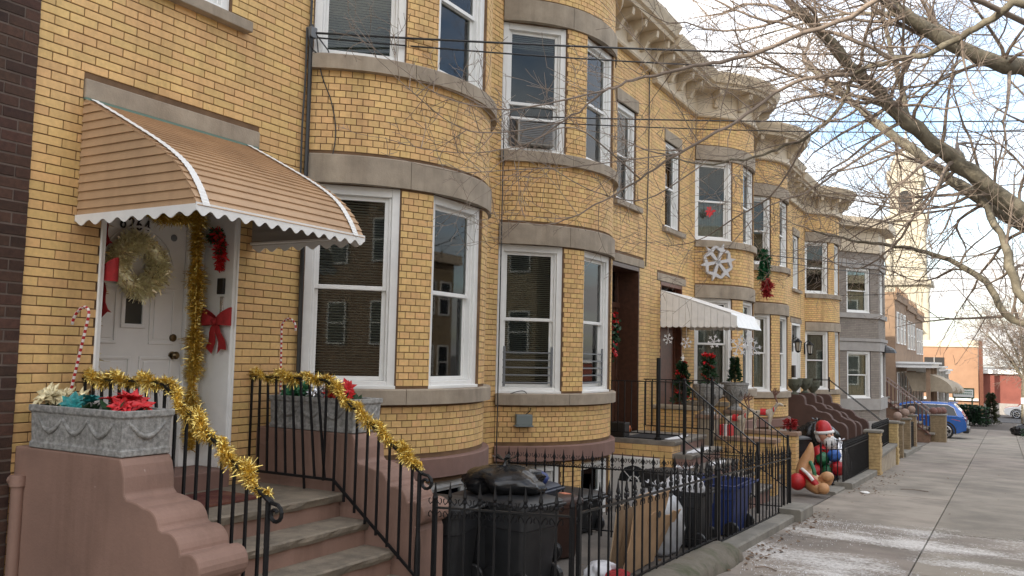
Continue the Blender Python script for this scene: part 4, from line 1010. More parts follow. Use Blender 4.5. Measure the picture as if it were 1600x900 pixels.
wheelie('wheelie_bin', 'black wheelie bin with smooth body, right end of the front black row', m_binblk, G(1.98, 6.86), R_(80), 0.82)
wheelie('wheelie_bin', 'dark navy bin between the black bins and the small brown bin', m_binnav, G(1.50, 7.80), R_(90), 0.82, lid=True)
wheelie('compost_bin', 'small brown compost bin with orange sticker on its lid', m_binbrn, G(1.66, 8.28), R_(-25), 0.66, 0.20, 0.20, sticker=True)
wheelie('storage_tub', 'low wide black tub with domed lid behind the brown bin', m_binblk, G(1.02, 9.78), R_(80), 0.52, 0.34, 0.36)
bag('rubbish_bag', 'shiny black rubbish bag slumped across the black bin lids', (1.74, 7.02, 0.52), (0.40, 0.34, 0.145), m_bag, 3)
b = MB(); b.ball((0, 0, 0), 0.16, 10, 6, (1.2, 1, 0.55)); b.v = [(1.62 + x, 7.78 + y, 0.56 + z) for x, y, z in b.v]; one('blue_bag', m_binblu, 'crumpled dark blue bag on the navy bin', 'rubbish bag', b, smooth=True)
wheelie('wheelie_bin', 'open black bin filled with white bags beside the blue bin', m_binblk, G(2.50, 9.95), R_(90), 0.72, lid=False)
bag('rubbish_bag', 'white plastic bag bulging out of the open black bin', (2.50, 9.95, gz(10) + 0.48), (0.21, 0.22, 0.19), m_wbag, 5)
wheelie('recycling_bin', 'large blue recycling bin behind the sidewalk fence', m_binblu, G(2.52, 11.2), R_(90), 0.72, 0.44, 0.36, lid=False)
wheelie('wheelie_bin', 'black wheelie bin behind the dividing fence near the white basement door', m_binblk, G(1.80, 11.4), R_(70), 0.72)
cb = thing('flattened_cardboard', 'brown cardboard sheets leaning against the fence', 'cardboard', (2.6, 8.5, gz(8.5)))
for (y0, y1, x, lean, h, m_, nm) in ((7.75, 8.62, 2.62, 0.16, 0.72, m_card, 'cardboard_sheet'), (8.2, 9.05, 2.52, 0.22, 0.50, m_card, 'cardboard_sheet'), (7.9, 8.5, 2.42, 0.10, 0.60, mat('paper_bag', (0.42, 0.31, 0.20), 0.85, var=0.1), 'paper_sheet')):
    b = MB(); n = 8; z0 = gz((y0+y1)/2); rg = random.Random(int(y0 * 10)); rows = []
    for i in range(n + 1):
        y = y0 + (y1-y0)*i/n; w_ = rg.uniform(-.012, .012); rows.append([(x + w_, y, z0), (x + lean * .5 + w_ * 1.5, y, z0 + h * .5), (x + lean, y + 0.04 * (i - 4) / 4, z0 + h + rg.uniform(-.02, .02) + (0.06 if i < 4 else 0))])
    b.grid(rows); o = b.build(nm, m_, cb); md = o.modifiers.new('so', 'SOLIDIFY'); md.thickness = 0.012
    if nm == 'cardboard_sheet' and y0 < 8:
        b = MB(); b.lathe([(0.035, 0), (0.035, 0.004)], (0, 0, 0), 14); b.v = [(x + lean * .74 + z_ * 4, 8.42 + a, z0 + h * .72 + c) for a, c, z_ in b.v]; b.build('hand_hole', m_blackp, cb)
bag('rubbish_bag', 'cloudy clear plastic bag behind the cardboard', (2.42, 9.2, gz(9.2)), (0.30, 0.34, 0.40), m_clear, 7)
bag('rubbish_bag', 'small white bag on the ground at the foot of the cardboard', (2.50, 7.55, gz(7.6) - .02), (0.13, 0.17, 0.11), m_wbag, 8, knot=False)
b = MB(); b.ball((0, 0, 0), 0.12, 8, 5, (1, 1.6, 0.5), 0.12, random.Random(2)); b.v = [(2.66 + x, 7.52 + y, gz(7.5) + 0.05 + z) for x, y, z in b.v]; one('crushed_carton', m_red, 'crushed red and white carton lying by the fence', 'carton', b)

# ------------------------------------------------------------------ doorways of the other houses
m_wood = mat('dark_brown_wood', (0.075, 0.032, 0.018), 0.4, var=0.25, vs_=14, bump=0.1, bs=60)
m_redwood = mat('red_brown_wood', (0.12, 0.038, 0.018), 0.4, var=0.25, vs_=14)
m_slab = mat('stone_slab', (0.21, 0.185, 0.155), 0.85, var=0.2, vs_=4, bump=0.4, bs=40, dirt=0.4, ds=2)
m_snow = mat('white_snow_salt', (0.75, 0.75, 0.77), 0.7)
m_buff = mat('buff_limestone', (0.36, 0.30, 0.22), 0.85, var=0.2, vs_=5, bump=0.4, bs=40, dirt=0.35, ds=2)
def doorway(H, m_l, m_d, dep=0.45, zb=0.63, split=True, leafs=2):
    def bx(b, u0, u1, x0, x1, z0, z1):
        p, q = H.W(u0, x0, z0), H.W(u1, x1, z1); b.box(x0, x1, min(p.y, q.y), max(p.y, q.y), p.z, q.z)
    b = MB(); bx(b, 0.572, 0.61, -dep, 0.006, zb, 3.597); bx(b, 1.83, 1.868, -dep, 0.006, zb, 3.597); bx(b, 0.61, 1.83, -dep, 0.004, 3.52, 3.597); bx(b, 0.61, 1.83, -dep, -dep + 0.09, 2.85, 2.95)
    bx(b, 0.61, 0.70, -dep - 0.02, -dep + 0.07, zb, 3.52); bx(b, 1.74, 1.83, -dep - 0.02, -dep + 0.07, zb, 3.52)
    b.build('door_frame', m_l, H.root, bevel=0.006)
    b = MB(); bx(b, 0.70, 1.74, -dep + 0.02, -dep + 0.026, 2.95, 3.52); b.build('transom_pane', m_glass, H.root)
    b = MB(); bx(b, 0.6, 1.84, -dep - 0.25, -dep - 0.06, zb, 3.59); b.build('hallway_behind', m_dark, H.root)
    w_ = 1.04 / leafs
    for k in range(leafs):
        u0 = 0.70 + k * w_ + 0.003; u1 = 0.70 + (k + 1) * w_ - 0.003
        b = MB(); bx(b, u0, u1, -dep, -dep + 0.045, zb + 0.01, 2.85); d = b.build('door', m_d, H.root, bevel=0.004)
        for (z0, z1) in ((0.78, 1.45), (1.58, 2.68)):
            b = MB(); bx(b, u0 + 0.09, u1 - 0.09, -dep + 0.044, -dep + 0.058, z0, z1); b.build('door_panel', m_d, d, bevel=0.012)
    if leafs: 
        b = MB(); p = H.W(0.70 + w_ * (1 if leafs == 2 else 0.9) + 0.05, -dep + 0.08, 1.55); b.ball(p, 0.035, 10, 8); b.build('door_knob', m_brass, H.root, smooth=True)
doorway(H2, m_wood, m_wood); doorway(H3, m_redwood, m_redwood, 0.18, 0.63, leafs=1); doorway(H4, m_wood, m_wood); doorway(H5, m_white, m_doorw, 0.12, 0.63, leafs=1)
# blind areas under the landings are closed by the stoops

def brick_block(b_parent, x0, x1, y0, y1, z0, z1, name='brick_wall', m_=None, mm=None):
    "small brick wall: recessed core plus its bricks on the two faces that show"
    c = MB(); c.box(x0 + 0.006, x1 - 0.006, y0 + 0.006, y1 - 0.006, z0, z1); co = c.build(name, mm or m_mortar, b_parent)
    b = MB(); at = []; rg = random.Random(int(x0 * 100 + y0 * 10)); n = int((z1 - z0) / COURSE); h = (z1 - z0) / max(1, n)
    for r in range(n):
        za, zb = z0 + r * h + 0.002, z0 + (r + 1) * h - 0.007
        for (lo, hi, ax) in ((x0, x1, 0), (y0, y1, 1)):
            s_ = lo - (0.11 if r % 2 else 0)
            while s_ < hi:
                a, e = max(lo, s_) + 0.003, min(hi, s_ + 0.22) - 0.004; s_ += 0.22
                if e - a < 0.02: continue
                if ax == 0: b.box(a, e, y0, y0 + 0.05, za, zb)
                else: b.box(x1 - 0.05, x1 + 0.001, a, e, za, zb)
                at += [rg.random() * 50] * 6
    b.build('bricks', m_ or m_brick, co, attr=at, fix=False, kind='stuff')
    return co
def plain_rail(label, P_top, P_bot, n, post_last=True, name='stair_railing', m_=None, newel=True, group='iron stair railings'):
    m_ = m_ or m_iron
    r = thing(name, label, 'railing', tuple(P_bot[0]), group)
    for nm, P, w_ in (('hand_rail', P_top, 0.034), ('bottom_rail', P_bot, 0.022)):
        b = MB()
        for i in range(len(P) - 1): b.bar(P[i], Vector(P[i+1]) + (Vector(P[i+1]) - Vector(P[i])).normalized() * 0.005, w_, 0.016)
        b.build(nm, m_, r)
    tot = [(Vector(P_top[i+1]) - Vector(P_top[i])).length for i in range(len(P_top) - 1)]
    for i in range(len(P_top) - 1):
        k = max(1, int(n * tot[i] / sum(tot)))
        for j in range(k):
            f = (j + 0.3) / k; p = Vector(P_top[i]).lerp(Vector(P_top[i+1]), f); q = Vector(P_bot[i]).lerp(Vector(P_bot[i+1]), f); b = MB(); b.bar((p.x, p.y, q.z), p, 0.014); b.build('baluster', m_, r)
    if newel:
        for P, Q in ((P_top[-1], P_bot[-1]), (P_top[-2], P_bot[-2])):
            b = MB(); b.box(P[0] - .018, P[0] + .018, P[1] - .018, P[1] + .018, Q[2] - 0.35, P[2] + 0.03); b.ball((P[0], P[1], P[2] + 0.045), 0.025, 8, 6); b.build('newel_post', m_, r)
    return r

# second house: stone landing over a white basement door
S2 = stepped_stoop('stoop', 'stone landing and steps at the brown door, white basement door beneath', [1.27, 1.55, 1.83, 2.11, 2.39], [0.48, 0.29, 0.10, -0.09, -0.28], 13.2, 14.9, m_slab, m_brownband, -0.48)
brick_block(S2, 0.0, 1.22, 13.19, 13.6, 0.22, 0.41, 'landing_brick_face'); brick_block(S2, 1.02, 1.22, 13.185, 13.6, -0.7, 0.22, 'brick_pier')
b = MB()
for (x0, x1, z0, z1) in ((0.16, 0.21, -0.6, 0.20), (0.97, 1.02, -0.6, 0.20), (0.21, 0.97, 0.15, 0.20)): b.box(x0, x1, 13.15, 13.2, z0, z1)
bf = b.build('basement_door_frame', m_white, S2, bevel=0.005)
b = MB(); b.box(0.21, 0.97, 13.17, 13.2, -0.6, 0.15); bd = b.build('basement_door', m_doorw, S2)
b = MB(); b.v = [(0.59 + 0.26 * math.cos(R_(a)), 13.166, -0.20 + 0.26 * math.sin(R_(a))) for a in range(0, 181, 12)]; b.f = [tuple(range(16))]; b.build('fan_light', mat('dark_glass', (0.02, 0.022, 0.024), 0.08), bd)
b = MB()
for a in (45, 90, 135): b.bar((0.59, 13.163, -0.20), (0.59 + 0.27 * math.cos(R_(a)), 13.163, -0.20 + 0.27 * math.sin(R_(a))), 0.02, 0.008)
P = [(0.59 + 0.09 * math.cos(R_(a)), 13.16, -0.20 + 0.09 * math.sin(R_(a))) for a in range(0, 181, 20)]; b.tube(P, 0.012, 5); b.build('fan_muntins', m_doorw, bd)
plain_rail('iron railing on the near side of the second stoop landing', [(0.12, 13.24, 1.41), (1.40, 13.24, 1.42), (2.55, 13.24, 0.50)], [(0.12, 13.24, 0.58), (1.30, 13.24, 0.58), (2.55, 13.24, -0.28)], 24)
plain_rail('iron railing on the far side of the second stoop', [(0.10, 14.86, 1.41), (1.36, 14.86, 1.42), (2.65, 14.86, 0.50)], [(0.10, 14.86, 0.58), (1.30, 14.86, 0.58), (2.65, 14.86, -0.32)], 24)
b = MB(); b.tube([(0.94, 13.32, 0.45), (0.94, 13.32, 1.80)], 0.035, 10); b.tube([(0.94, 13.32, 0.48), (0.94, 13.32, 0.52)], 0.06, 10); one('iron_post', m_iron, 'tall black iron post on the second stoop landing', 'post', b)
b = MB(); b.box(0.35, 1.0, 13.35, 14.3, 0.484, 0.497); one('doormat', mat('rubber_mat', (0.02, 0.02, 0.022), 0.9, bump=.4, bs=80), 'black rubber mat on the second stoop landing', 'doormat', b)
for (x0, x1, y0, y1, z) in ((0.85, 1.22, 13.32, 14.5, 0.484), (1.30, 1.52, 13.3, 14.7, 0.294), (1.58, 1.80, 13.4, 14.6, 0.104)):
    b = MB(); n = 14; rg = random.Random(int(x0*100)); P = [((x0+x1)/2 + (x1-x0)/2*math.cos(2*math.pi*i/n)*rg.uniform(.5, 1), (y0+y1)/2 + (y1-y0)/2*math.sin(2*math.pi*i/n)*rg.uniform(.6, 1)) for i in range(n)]
    b.prism(P, lambda a, c, d: (a, c, z + d), 0, 0.008); o = b.build('salt_patch', m_snow, S2)
b = MB(); b.ball((0.2, 13.78, 0.58), 0.10, 14, 8, (1, 1, 0.82)); pk = thing('pumpkin', 'small orange pumpkin by the brown door of the second house', 'pumpkin', (0.2, 13.78, 0.49)); b.build('pumpkin_shell', mat('pumpkin', (0.55, 0.13, 0.02), 0.45), pk, smooth=True); b = MB(); b.tube([(0.2, 13.78, 0.655), (0.21, 13.78, 0.70)], [0.014, 0.009], 6); b.build('stem', m_soil, pk)
b = MB(); b.box(0.1, 0.36, 13.30, 13.55, 0.484, 0.72); one('black_crate', m_blackp, 'black box on the landing beside the bow of the second house', 'box', b, bevel=0.015)
def lantern(parent, p, s=1.0, dirx=1):
    "wall lantern, parts of one lamp"
    x, y, z = p; b = MB(); b.box(x, x + 0.02, y - 0.05*s, y + 0.05*s, z - 0.14*s, z + 0.12*s); b.tube([(x, y, z + 0.1*s), (x + 0.09*s, y, z + 0.17*s), (x + 0.12*s, y, z + 0.12*s)], 0.008*s, 6)
    c = (x + 0.12*s, y, z)
    b.lathe([(0.015*s, 0.14*s), (0.03*s, 0.12*s), (0.085*s, 0.07*s), (0.085*s, 0.06*s)], c, 6)
    for k in range(6):
        a = k * math.pi / 3; b.bar((c[0] + 0.07*s*math.cos(a), y + 0.07*s*math.sin(a), z + 0.06*s), (c[0] + 0.05*s*math.cos(a), y + 0.05*s*math.sin(a), z - 0.12*s), 0.01*s)
    b.lathe([(0.052*s, -0.12*s), (0.052*s, -0.135*s), (0.015*s, -0.16*s)], c, 6)
    L_ = b.build('wall_lantern', m_iron, parent); g_ = MB(); g_.lathe([(0.045*s, -0.12*s), (0.063*s, 0.06*s)], c, 6); g_.build('lantern_glass', mat('frosted_glass', (0.42, 0.41, 0.37), 0.25), L_)
lantern(H2.root, (-0.30, 13.60 + 0.05, 2.75), 0.9)
w2 = thing('door_swag', 'red poinsettia and evergreen swag on the brown door of the second house', 'wreath', (-0.36, 14.35, 2.1)); rg = random.Random(4)
for (n, m_, sp_, zz, nm) in ((260, m_green, 0.20, 2.22, 'evergreen_sprigs'), (70, m_redp, 0.14, 2.40, 'red_petals'), (30, m_redp, 0.10, 1.98, 'red_ribbon_petals')):
    b = MB()
    for k in range(n):
        o = Vector((-0.36 + rg.uniform(0, 0.08), 14.33 + rg.gauss(0, sp_ * .5), zz + rg.gauss(0, sp_ * .9))); d = Vector((rg.uniform(.2, 1), rg.gauss(0, 1), rg.gauss(0, 1))).normalized() * rg.uniform(.06, .12); t_ = d.cross(Vector((rg.gauss(0, 1), 1, rg.gauss(0, 1)))).normalized() * d.length * .28
        b.q(o, o + d * .5 + t_, o + d, o + d * .5 - t_)
    b.build(nm, m_, w2, kind='stuff')
# small fittings of the second house
b = MB(); b.box(0, 0.10, -0.11, 0.11, -0.07, 0.07); b.prism([(-0.13, -0.07), (0.13, -0.07), (0.12, -0.09), (-0.12, -0.09)], lambda a, z, d: (d, a, z), 0, 0.11)
p_ = H2.W(*arcp(1.42, 0.0), 1.10); ang = -1.42 / BR
b.v = [(p_.x + x*math.cos(ang) - y*math.sin(ang), p_.y + x*math.sin(ang) + y*math.cos(ang), p_.z + z) for x, y, z in b.v]; b.build('utility_box', mat('grey_green_box', (0.16, 0.19, 0.19), 0.5), H2.root, bevel=0.012)
q_ = H2.W(*arcp(1.60, 0.05), 1.44)
b = MB(); b.tube(curve_pts([q_, q_ + Vector((0.12, 0.16, 0.03)), q_ + Vector((0.16, 0.26, -0.12)), p_ + Vector((0.08, 0.05, 0.12)), p_ + Vector((0.03, 0, 0.06))], 6), 0.006, 5); b.build('utility_cable', m_blackp, H2.root)
# air conditioner in the upper window of the second house
a0, a1 = H2.W(*arcp(0.92, -0.06), 4.76), H2.W(*arcp(1.72, -0.06), 4.76); t_ = (a0 - a1).normalized(); n_ = Vector((t_.y, -t_.x, 0)); O = (a0 + a1) / 2
ac = thing('air_conditioner', 'old window air conditioner in the upper window of the second house', 'air conditioner', tuple(O))
b = MB(); b.fbox(O, t_, n_, -0.25, 0.27, -0.2, 0.10, 0.02, 0.36); b.build('casing', mat('ac_metal', (0.30, 0.29, 0.27), 0.5, metal=.3), ac, bevel=0.01)
b = MB()
for k in range(12): b.fbox(O, t_, n_, -0.22, 0.24, 0.10, 0.112, 0.05 + k * 0.025, 0.062 + k * 0.025)
b.build('grille', m_guard, ac); b = MB(); b.fbox(O, t_, n_, -0.33, -0.26, -0.02, 0.02, 0.0, 0.42); b.build('side_panel', m_blackp, ac); b = MB(); b.fbox(O, t_, n_, -0.34, 0.34, -0.02, 0.04, 0.37, 0.40); b.build('top_bar', m_white, ac)

# third house: brick walls with stone caps, urns and white awning
S3 = stepped_stoop('stoop', 'yellow brick stoop with stone caps under the white awning', [0.95, 1.22, 1.49, 1.76, 2.03], [0.34, 0.15, -0.04, -0.23, -0.42], 15.92, 17.45, m_slab, m_buff, -0.60)
for (ya, yb) in ((15.62, 15.92), (17.45, 17.75)):
    brick_block(S3, 0.0, 0.86, ya, yb, -0.7, 0.84); brick_block(S3, 0.862, 1.18, ya - 0.02, yb + 0.02, -0.7, 0.70, 'pedestal', m_buff, m_buff); brick_block(S3, 1.182, 2.25, ya, yb, -0.8, 0.33)
    for (x0, x1, z, e) in ((0.0, 0.86, 0.842, 0.04), (0.83, 1.22, 0.702, 0.05), (1.20, 2.30, 0.332, 0.04)):
        b = MB(); b.box(x0, x1, ya - e, yb + e, z, z + 0.075); b.build('stone_cap', m_buff if x0 < 0.1 else mat('brown_cap', (0.27, 0.175, 0.12), .85, var=.15), S3, bevel=0.012)
def urn(name, label, c, s=1.0, m_=None, group='stone urns on the stoops'):
    r = thing(name, label, 'urn', c, group); b = MB(); b.lathe([(0.13*s, 0), (0.13*s, 0.03*s), (0.07*s, 0.06*s), (0.06*s, 0.10*s), (0.10*s, 0.14*s), (0.17*s, 0.22*s), (0.215*s, 0.34*s), (0.225*s, 0.42*s), (0.24*s, 0.43*s), (0.24*s, 0.47*s), (0.20*s, 0.47*s), (0.19*s, 0.42*s)], c, 20); b.build('bowl', m_ or m_conc, r, smooth='auto')
    b = MB()
    for k in range(8):
        a = 2*math.pi*k/8; P = [(c[0] + rr_*s*math.cos(a + o_), c[1] + rr_*s*math.sin(a + o_), c[2] + zz*s) for rr_, zz, o_ in ((0.19, 0.25, -.12), (0.222, 0.34, 0), (0.19, 0.25, .12))]; b.tube(P, 0.012*s, 5)
    b.build('relief', m_ or m_conc, r, smooth=True)
    return r
urn('stone_urn', 'grey stone urn with evergreen and red flowers on the near wall under white awning', (1.02, 15.77, 0.777), 1.18)
urn('stone_urn', 'grey stone urn with a small cone shrub on the far wall of the brick stoop', (1.02, 17.60, 0.777), 1.18)
def topiary(name, label, c, r0, h, n, m_, seed, cone=1.0, red=0, cat='shrub', star=False, ls=1.0):
    t = thing(name, label, cat, c); rg = random.Random(seed); b = MB(); rd = MB()
    for k in range(n):
        f = rg.random() ** 0.8; rad = r0 * (1 - cone * f * 0.85) * (0.75 + 0.25 * math.sin(f * 30)) * math.sqrt(rg.random()) * 1.0; a = rg.uniform(0, 6.283); o = Vector((c[0] + rad*math.cos(a), c[1] + rad*math.sin(a), c[2] + 0.03 + h * f))
        d = Vector((math.cos(a), math.sin(a), rg.uniform(-.3, .9))).normalized() * rg.uniform(.04, .085) * ls; t_ = d.cross(Vector((rg.gauss(0, 1), rg.gauss(0, 1), 1))).normalized() * d.length * .3
        tgt = rd if red and (math.sin(f * 14 + a) > 0.93 or (f > 0.88 and red == 2)) else b
        tgt.q(o, o + d * .5 + t_, o + d, o + d * .5 - t_)
    b.build('foliage', m_, t, kind='stuff')
    if rd.v: rd.build('red_trim', m_redp, t, kind='stuff')
    b = MB(); b.tube([(c[0], c[1], c[2] - 0.02), (c[0], c[1], c[2] + h * .8)], 0.015, 6); b.build('stem', m_soil, t)
    if star:
        b = MB(); P = [((0.11 if i % 2 == 0 else 0.045) * math.sin(2*math.pi*i/10), (0.11 if i % 2 == 0 else 0.045) * math.cos(2*math.pi*i/10)) for i in range(10)]; b.prism(P, lambda a, z, d: (c[0] + d, c[1] + a, c[2] + h + 0.09 + z), -0.012, 0.012); b.build('star', m_silver, t)
    return t
topiary('potted_evergreen', 'dark evergreen topped with red flowers in the near urn', (1.02, 15.77, 1.30), 0.15, 0.56, 900, m_green, 41, 0.45, red=2)
topiary('potted_evergreen', 'small dark cone shrub in the far urn', (1.02, 17.60, 1.30), 0.15, 0.50, 900, m_green, 42, 0.8)
topiary('christmas_tree', 'small christmas tree with silver star and red ribbon at the brown-red door', (0.40, 16.12, 0.92), 0.23, 0.78, 1500, m_green, 43, 0.85, red=1, cat='christmas tree', star=True)
# white awning with vertical ribs
wa = thing('door_awning', 'white ribbed metal awning above the door of the third house', 'awning', (0, 16.8, 2.4))
m_awn = mat('white_awning_metal', (0.86, 0.86, 0.84), 0.45, var=.04, dirt=.15, ds=3, dc=(.45, .43, .4))
for yy, sg in ((15.98, -1), (17.72, 1)):
    n = 12
    for k in range(n):
        x0, x1 = 1.50 * k / n + 0.003, 1.50 * (k + 1) / n - 0.003; zt = lambda x: 3.11 - 0.50 * x / 1.5
        b = MB(); b.hexa([(x0, yy, 2.42), (x1, yy, 2.42), (x1, yy + sg * 0.012, 2.42), (x0, yy + sg * 0.012, 2.42), (x0, yy, zt(x0)), (x1, yy, zt(x1)), (x1, yy + sg * 0.012, zt(x1)), (x0, yy + sg * 0.012, zt(x0))])
        a_ = (x0 + x1) / 2; b.prism([((x1-x0)/2*math.cos(R_(t)), 0.03*math.sin(R_(t))) for t in range(180, 361, 20)], lambda a, z, d: (a_ + a, yy + sg * (0.001 + d), 2.425 + z), 0, 0.010); b.build('side_rib', m_awn, wa)
for k in range(14):
    y0, y1 = 15.97 + 1.76 * k / 14 + 0.003, 15.97 + 1.76 * (k + 1) / 14 - 0.003
    b = MB(); b.hexa([(0.0, y0, 3.115), (1.38, y0, 2.665), (1.38, y1, 2.665), (0.0, y1, 3.115), (0.0, y0, 3.13), (1.38, y0, 2.68), (1.38, y1, 2.68), (0.0, y1, 3.13)])
    b.hexa([(1.38, y0, 2.665), (1.51, y0, 2.40), (1.51, y1, 2.40), (1.38, y1, 2.665), (1.38, y0, 2.68), (1.525, y0, 2.40), (1.525, y1, 2.40), (1.38, y1, 2.68)]); b.build('roof_rib', m_awn, wa)
def snowflake(name, label, c, r, t, up, n_, m_, arms=6, th=0.012, group='white snowflakes hanging from the awning', hang=None, w_=0.06, cat='snowflake'):
    s_ = thing(name, label, cat, tuple(c), group); c = Vector(c)
    for k in range(arms):
        a = 2*math.pi*k/arms + 0.2; d = t * math.cos(a) + up * math.sin(a); e = -t * math.sin(a) + up * math.cos(a); b = MB()
        P = [(0, -w_*.35), (0.55, -w_*.5), (0.62, -w_*2.2), (0.74, -w_*2.2), (0.72, -w_*.5), (1, 0), (0.72, w_*.5), (0.74, w_*2.2), (0.62, w_*2.2), (0.55, w_*.5), (0, w_*.35)]
        b.prism(P, lambda x, y, z: c + d * (x * r) + e * (y * r * 1.6) + n_ * z, -th/2, th/2); b.build('snowflake_arm', m_, s_)
    if hang:
        b = MB(); b.tube([c + up * r * .9, c + up * hang], 0.003, 4); b.build('string', m_white, s_)
    return s_
yv = Vector((0, 1, 0)); xv = Vector((1, 0, 0))
for (c, r, lab, fc) in (((0.15, 15.99, 2.17), 0.12, 'small white snowflake hanging nearest the wall under white awning', (xv, -yv)), ((0.52, 15.99, 2.10), 0.13, 'white snowflake hanging second from the wall', (xv, -yv)), ((1.05, 16.0, 2.13), 0.15, 'white snowflake hanging in the middle of the awning side', (xv, -yv)), ((1.48, 16.1, 2.04), 0.21, 'largest white snowflake at the awning corner', (xv, -yv)), ((1.50, 16.6, 2.16), 0.19, 'upper white snowflake along the awning front', (xv, -yv)), ((1.50, 17.2, 2.03), 0.18, 'lower white snowflake at the far end of the awning front', (xv, -yv))):
    snowflake('hanging_snowflake', lab, c, r, fc[0], ez, fc[1], m_snow, hang=2.43 - c[2])
u_, x_ = arcp(-1.32, 0.10); an = -1.32 / BR; nn_ = Vector((math.cos(an), math.sin(an), 0)); tt_ = Vector((-nn_.y, nn_.x, 0)); p_ = H3.W(u_, x_, 0); p_.z = 3.90
snowflake('big_snowflake', 'big silver snowflake hung on the bow of the third house', p_, 0.44, tt_, ez, nn_, mat('dull_silver', (.52, .52, .53), .35, metal=.3), th=0.07, group='wall snowflake', w_=0.11)
go = thing('hanging_ornament', 'green tinsel arch with red bow hung between two bows', 'ornament', (0.70, 21.3, 3.4)); P = [(0.72, 21.05, 3.75), (0.72, 21.06, 4.15), (0.72, 21.12, 4.38), (0.74, 21.28, 4.47), (0.76, 21.44, 4.38), (0.76, 21.50, 4.15), (0.76, 21.50, 3.8)]
o = tinsel('green_tinsel', '', P, m_greensh, 1400, 0.10, parent=go, seed=51, wid=0.014); o = tinsel('red_tinsel', '', [(0.78, 21.27, 3.78), (0.80, 21.32, 3.66), (0.80, 21.24, 3.55), (0.80, 21.3, 3.38)], m_red, 700, 0.13, parent=go, seed=52, wid=0.016)
sn = thing('window_ornament', 'red paper ornament in upper window of the third house', 'ornament', (0.36, 18.4, 4.9)); u_, x_ = arcp(-1.36, -0.15); p_ = H3.W(u_, x_, 0); b = MB(); rg = random.Random(3)
for k in range(16):
    a = rg.uniform(0, 6.28); rr_ = rg.uniform(.05, .17); o = Vector((p_.x + 0.02 + 0.01 * k / 16, p_.y - 0.1, 5.05)); d = (tt_ * math.cos(a) + ez * math.sin(a)) * rr_; q = (tt_ * -math.sin(a) + ez * math.cos(a)) * .03; b.q(o, o + d * .6 + q, o + d, o + d * .6 - q)
b.build('paper_petals', m_redp, sn)

# reindeer figures on the brick stoop wall
def skin(name, V, E, Rr, m_, parent, sub=1):
    me = bpy.data.meshes.new(name); o0 = wloc(parent) if parent else Vector((0, 0, 0)); me.from_pydata([tuple(Vector(v) - o0) for v in V], E, [])
    o = bpy.data.objects.new(name, me); col.objects.link(o); o.parent = parent
    md = o.modifiers.new('sk', 'SKIN'); md.use_smooth_shade = True
    for i, r in enumerate(Rr): me.skin_vertices[0].data[i].radius = (r, r) if not isinstance(r, tuple) else r
    me.skin_vertices[0].data[0].use_root = True
    if sub: o.modifiers.new('ss', 'SUBSURF').levels = sub; o.modifiers['ss'].render_levels = sub
    me.materials.append(m_); return o
m_deer = mat('cream_deer_fur', (0.48, 0.42, 0.33), 0.8, var=.2, vs_=30, bump=.4, bs=60)
m_antler = mat('brown_antler', (0.16, 0.075, 0.055), 0.7, var=.2, vs_=20)
def reindeer(label, O, h, s=1.0):
    r = thing('reindeer_figure', label, 'reindeer figure', O, 'reindeer figures on the brick stoop'); O = Vector(O); c, sn_ = math.cos(h), math.sin(h)
    def P(f, l, z): return O + Vector((c*f - sn_*l, sn_*f + c*l, z)) * s
    V = [P(-0.05, 0, .42), P(-.22, 0, .43), P(.14, 0, .44), P(.22, 0, .52), P(.29, 0, .64), P(.36, 0, .68), P(.47, 0, .63)]
    E = [(0, 1), (0, 2), (2, 3), (3, 4), (4, 5), (5, 6)]; Rr = [.085, .085, .09, .06, .045, .05, .028]
    for (f, l, kf, a) in ((.15, .055, .02, 2), (.13, -.055, .02, 2), (-.21, .055, .05, 1), (-.23, -.055, .05, 1)):
        n = len(V); V += [P(f, l, .32), P(f - kf, l, .17), P(f - (0 if a == 2 else .015), l, .015)]; E += [(a, n), (n, n+1), (n+1, n+2)]; Rr += [.042, .022, .018]
    n = len(V); V += [P(-.31, 0, .46)]; E += [(1, n)]; Rr += [.018]
    skin('deer_body', V, E, [k * s for k in Rr], m_deer, r, 2)
    for l in (-1, 1):
        b = MB(); st = [P(.32, .02*l, .71), P(.27, .09*l, .83), P(.24, .14*l, .97), P(.27, .15*l, 1.08)]; b.tube(curve_pts(st, 4), [0.014*s] * 13, 6)
        for (i, e) in ((0.35, (.10, .04, .10)), (0.6, (.11, .05, .08)), (0.85, (.09, .03, .10)), (0.7, (-.09, .02, .08))):
            q = st[1].lerp(st[2], i); b.tube([q, P(0, 0, 0) - O + q + Vector((c*e[0] - sn_*e[1]*l, sn_*e[0] + c*e[1]*l, e[2])) * s], [0.011*s, 0.005*s], 5)
        b.build('antler', m_antler, r); b = MB(); q = P(.31, .05*l, .69); t_ = P(.29, .13*l, .71); b.tube([q, q.lerp(t_, .5), t_], [.012*s, .022*s, .003], 6); b.build('ear', m_deer, r)
    b = MB(); b.ball(P(.50, 0, .63), .022*s, 8, 6); b.build('nose', m_soil, r)
    b = MB(); rows = [[P(f, .10*math.cos(R_(a)), .435 + .105*math.sin(R_(a))) for a in range(-30, 211, 20)] for f in (-.10, .04)]; b.grid(rows); b.build('red_saddle', m_redp, r)
    b = MB(); P_ = [P(.235 + .01*math.cos(R_(a)), .068*math.cos(R_(a)), .53 + .06*math.sin(R_(a))) for a in range(0, 361, 30)]; b.tube(P_, .016*s, 6); b.build('red_collar', m_redp, r)
    return r
reindeer('cream reindeer figure with red saddle on the near stoop cap', (1.55, 15.80, 0.41), R_(-5), 0.72)
reindeer('cream reindeer figure with large antlers on the far stoop cap', (1.62, 17.6, 0.41), R_(5), 0.78)
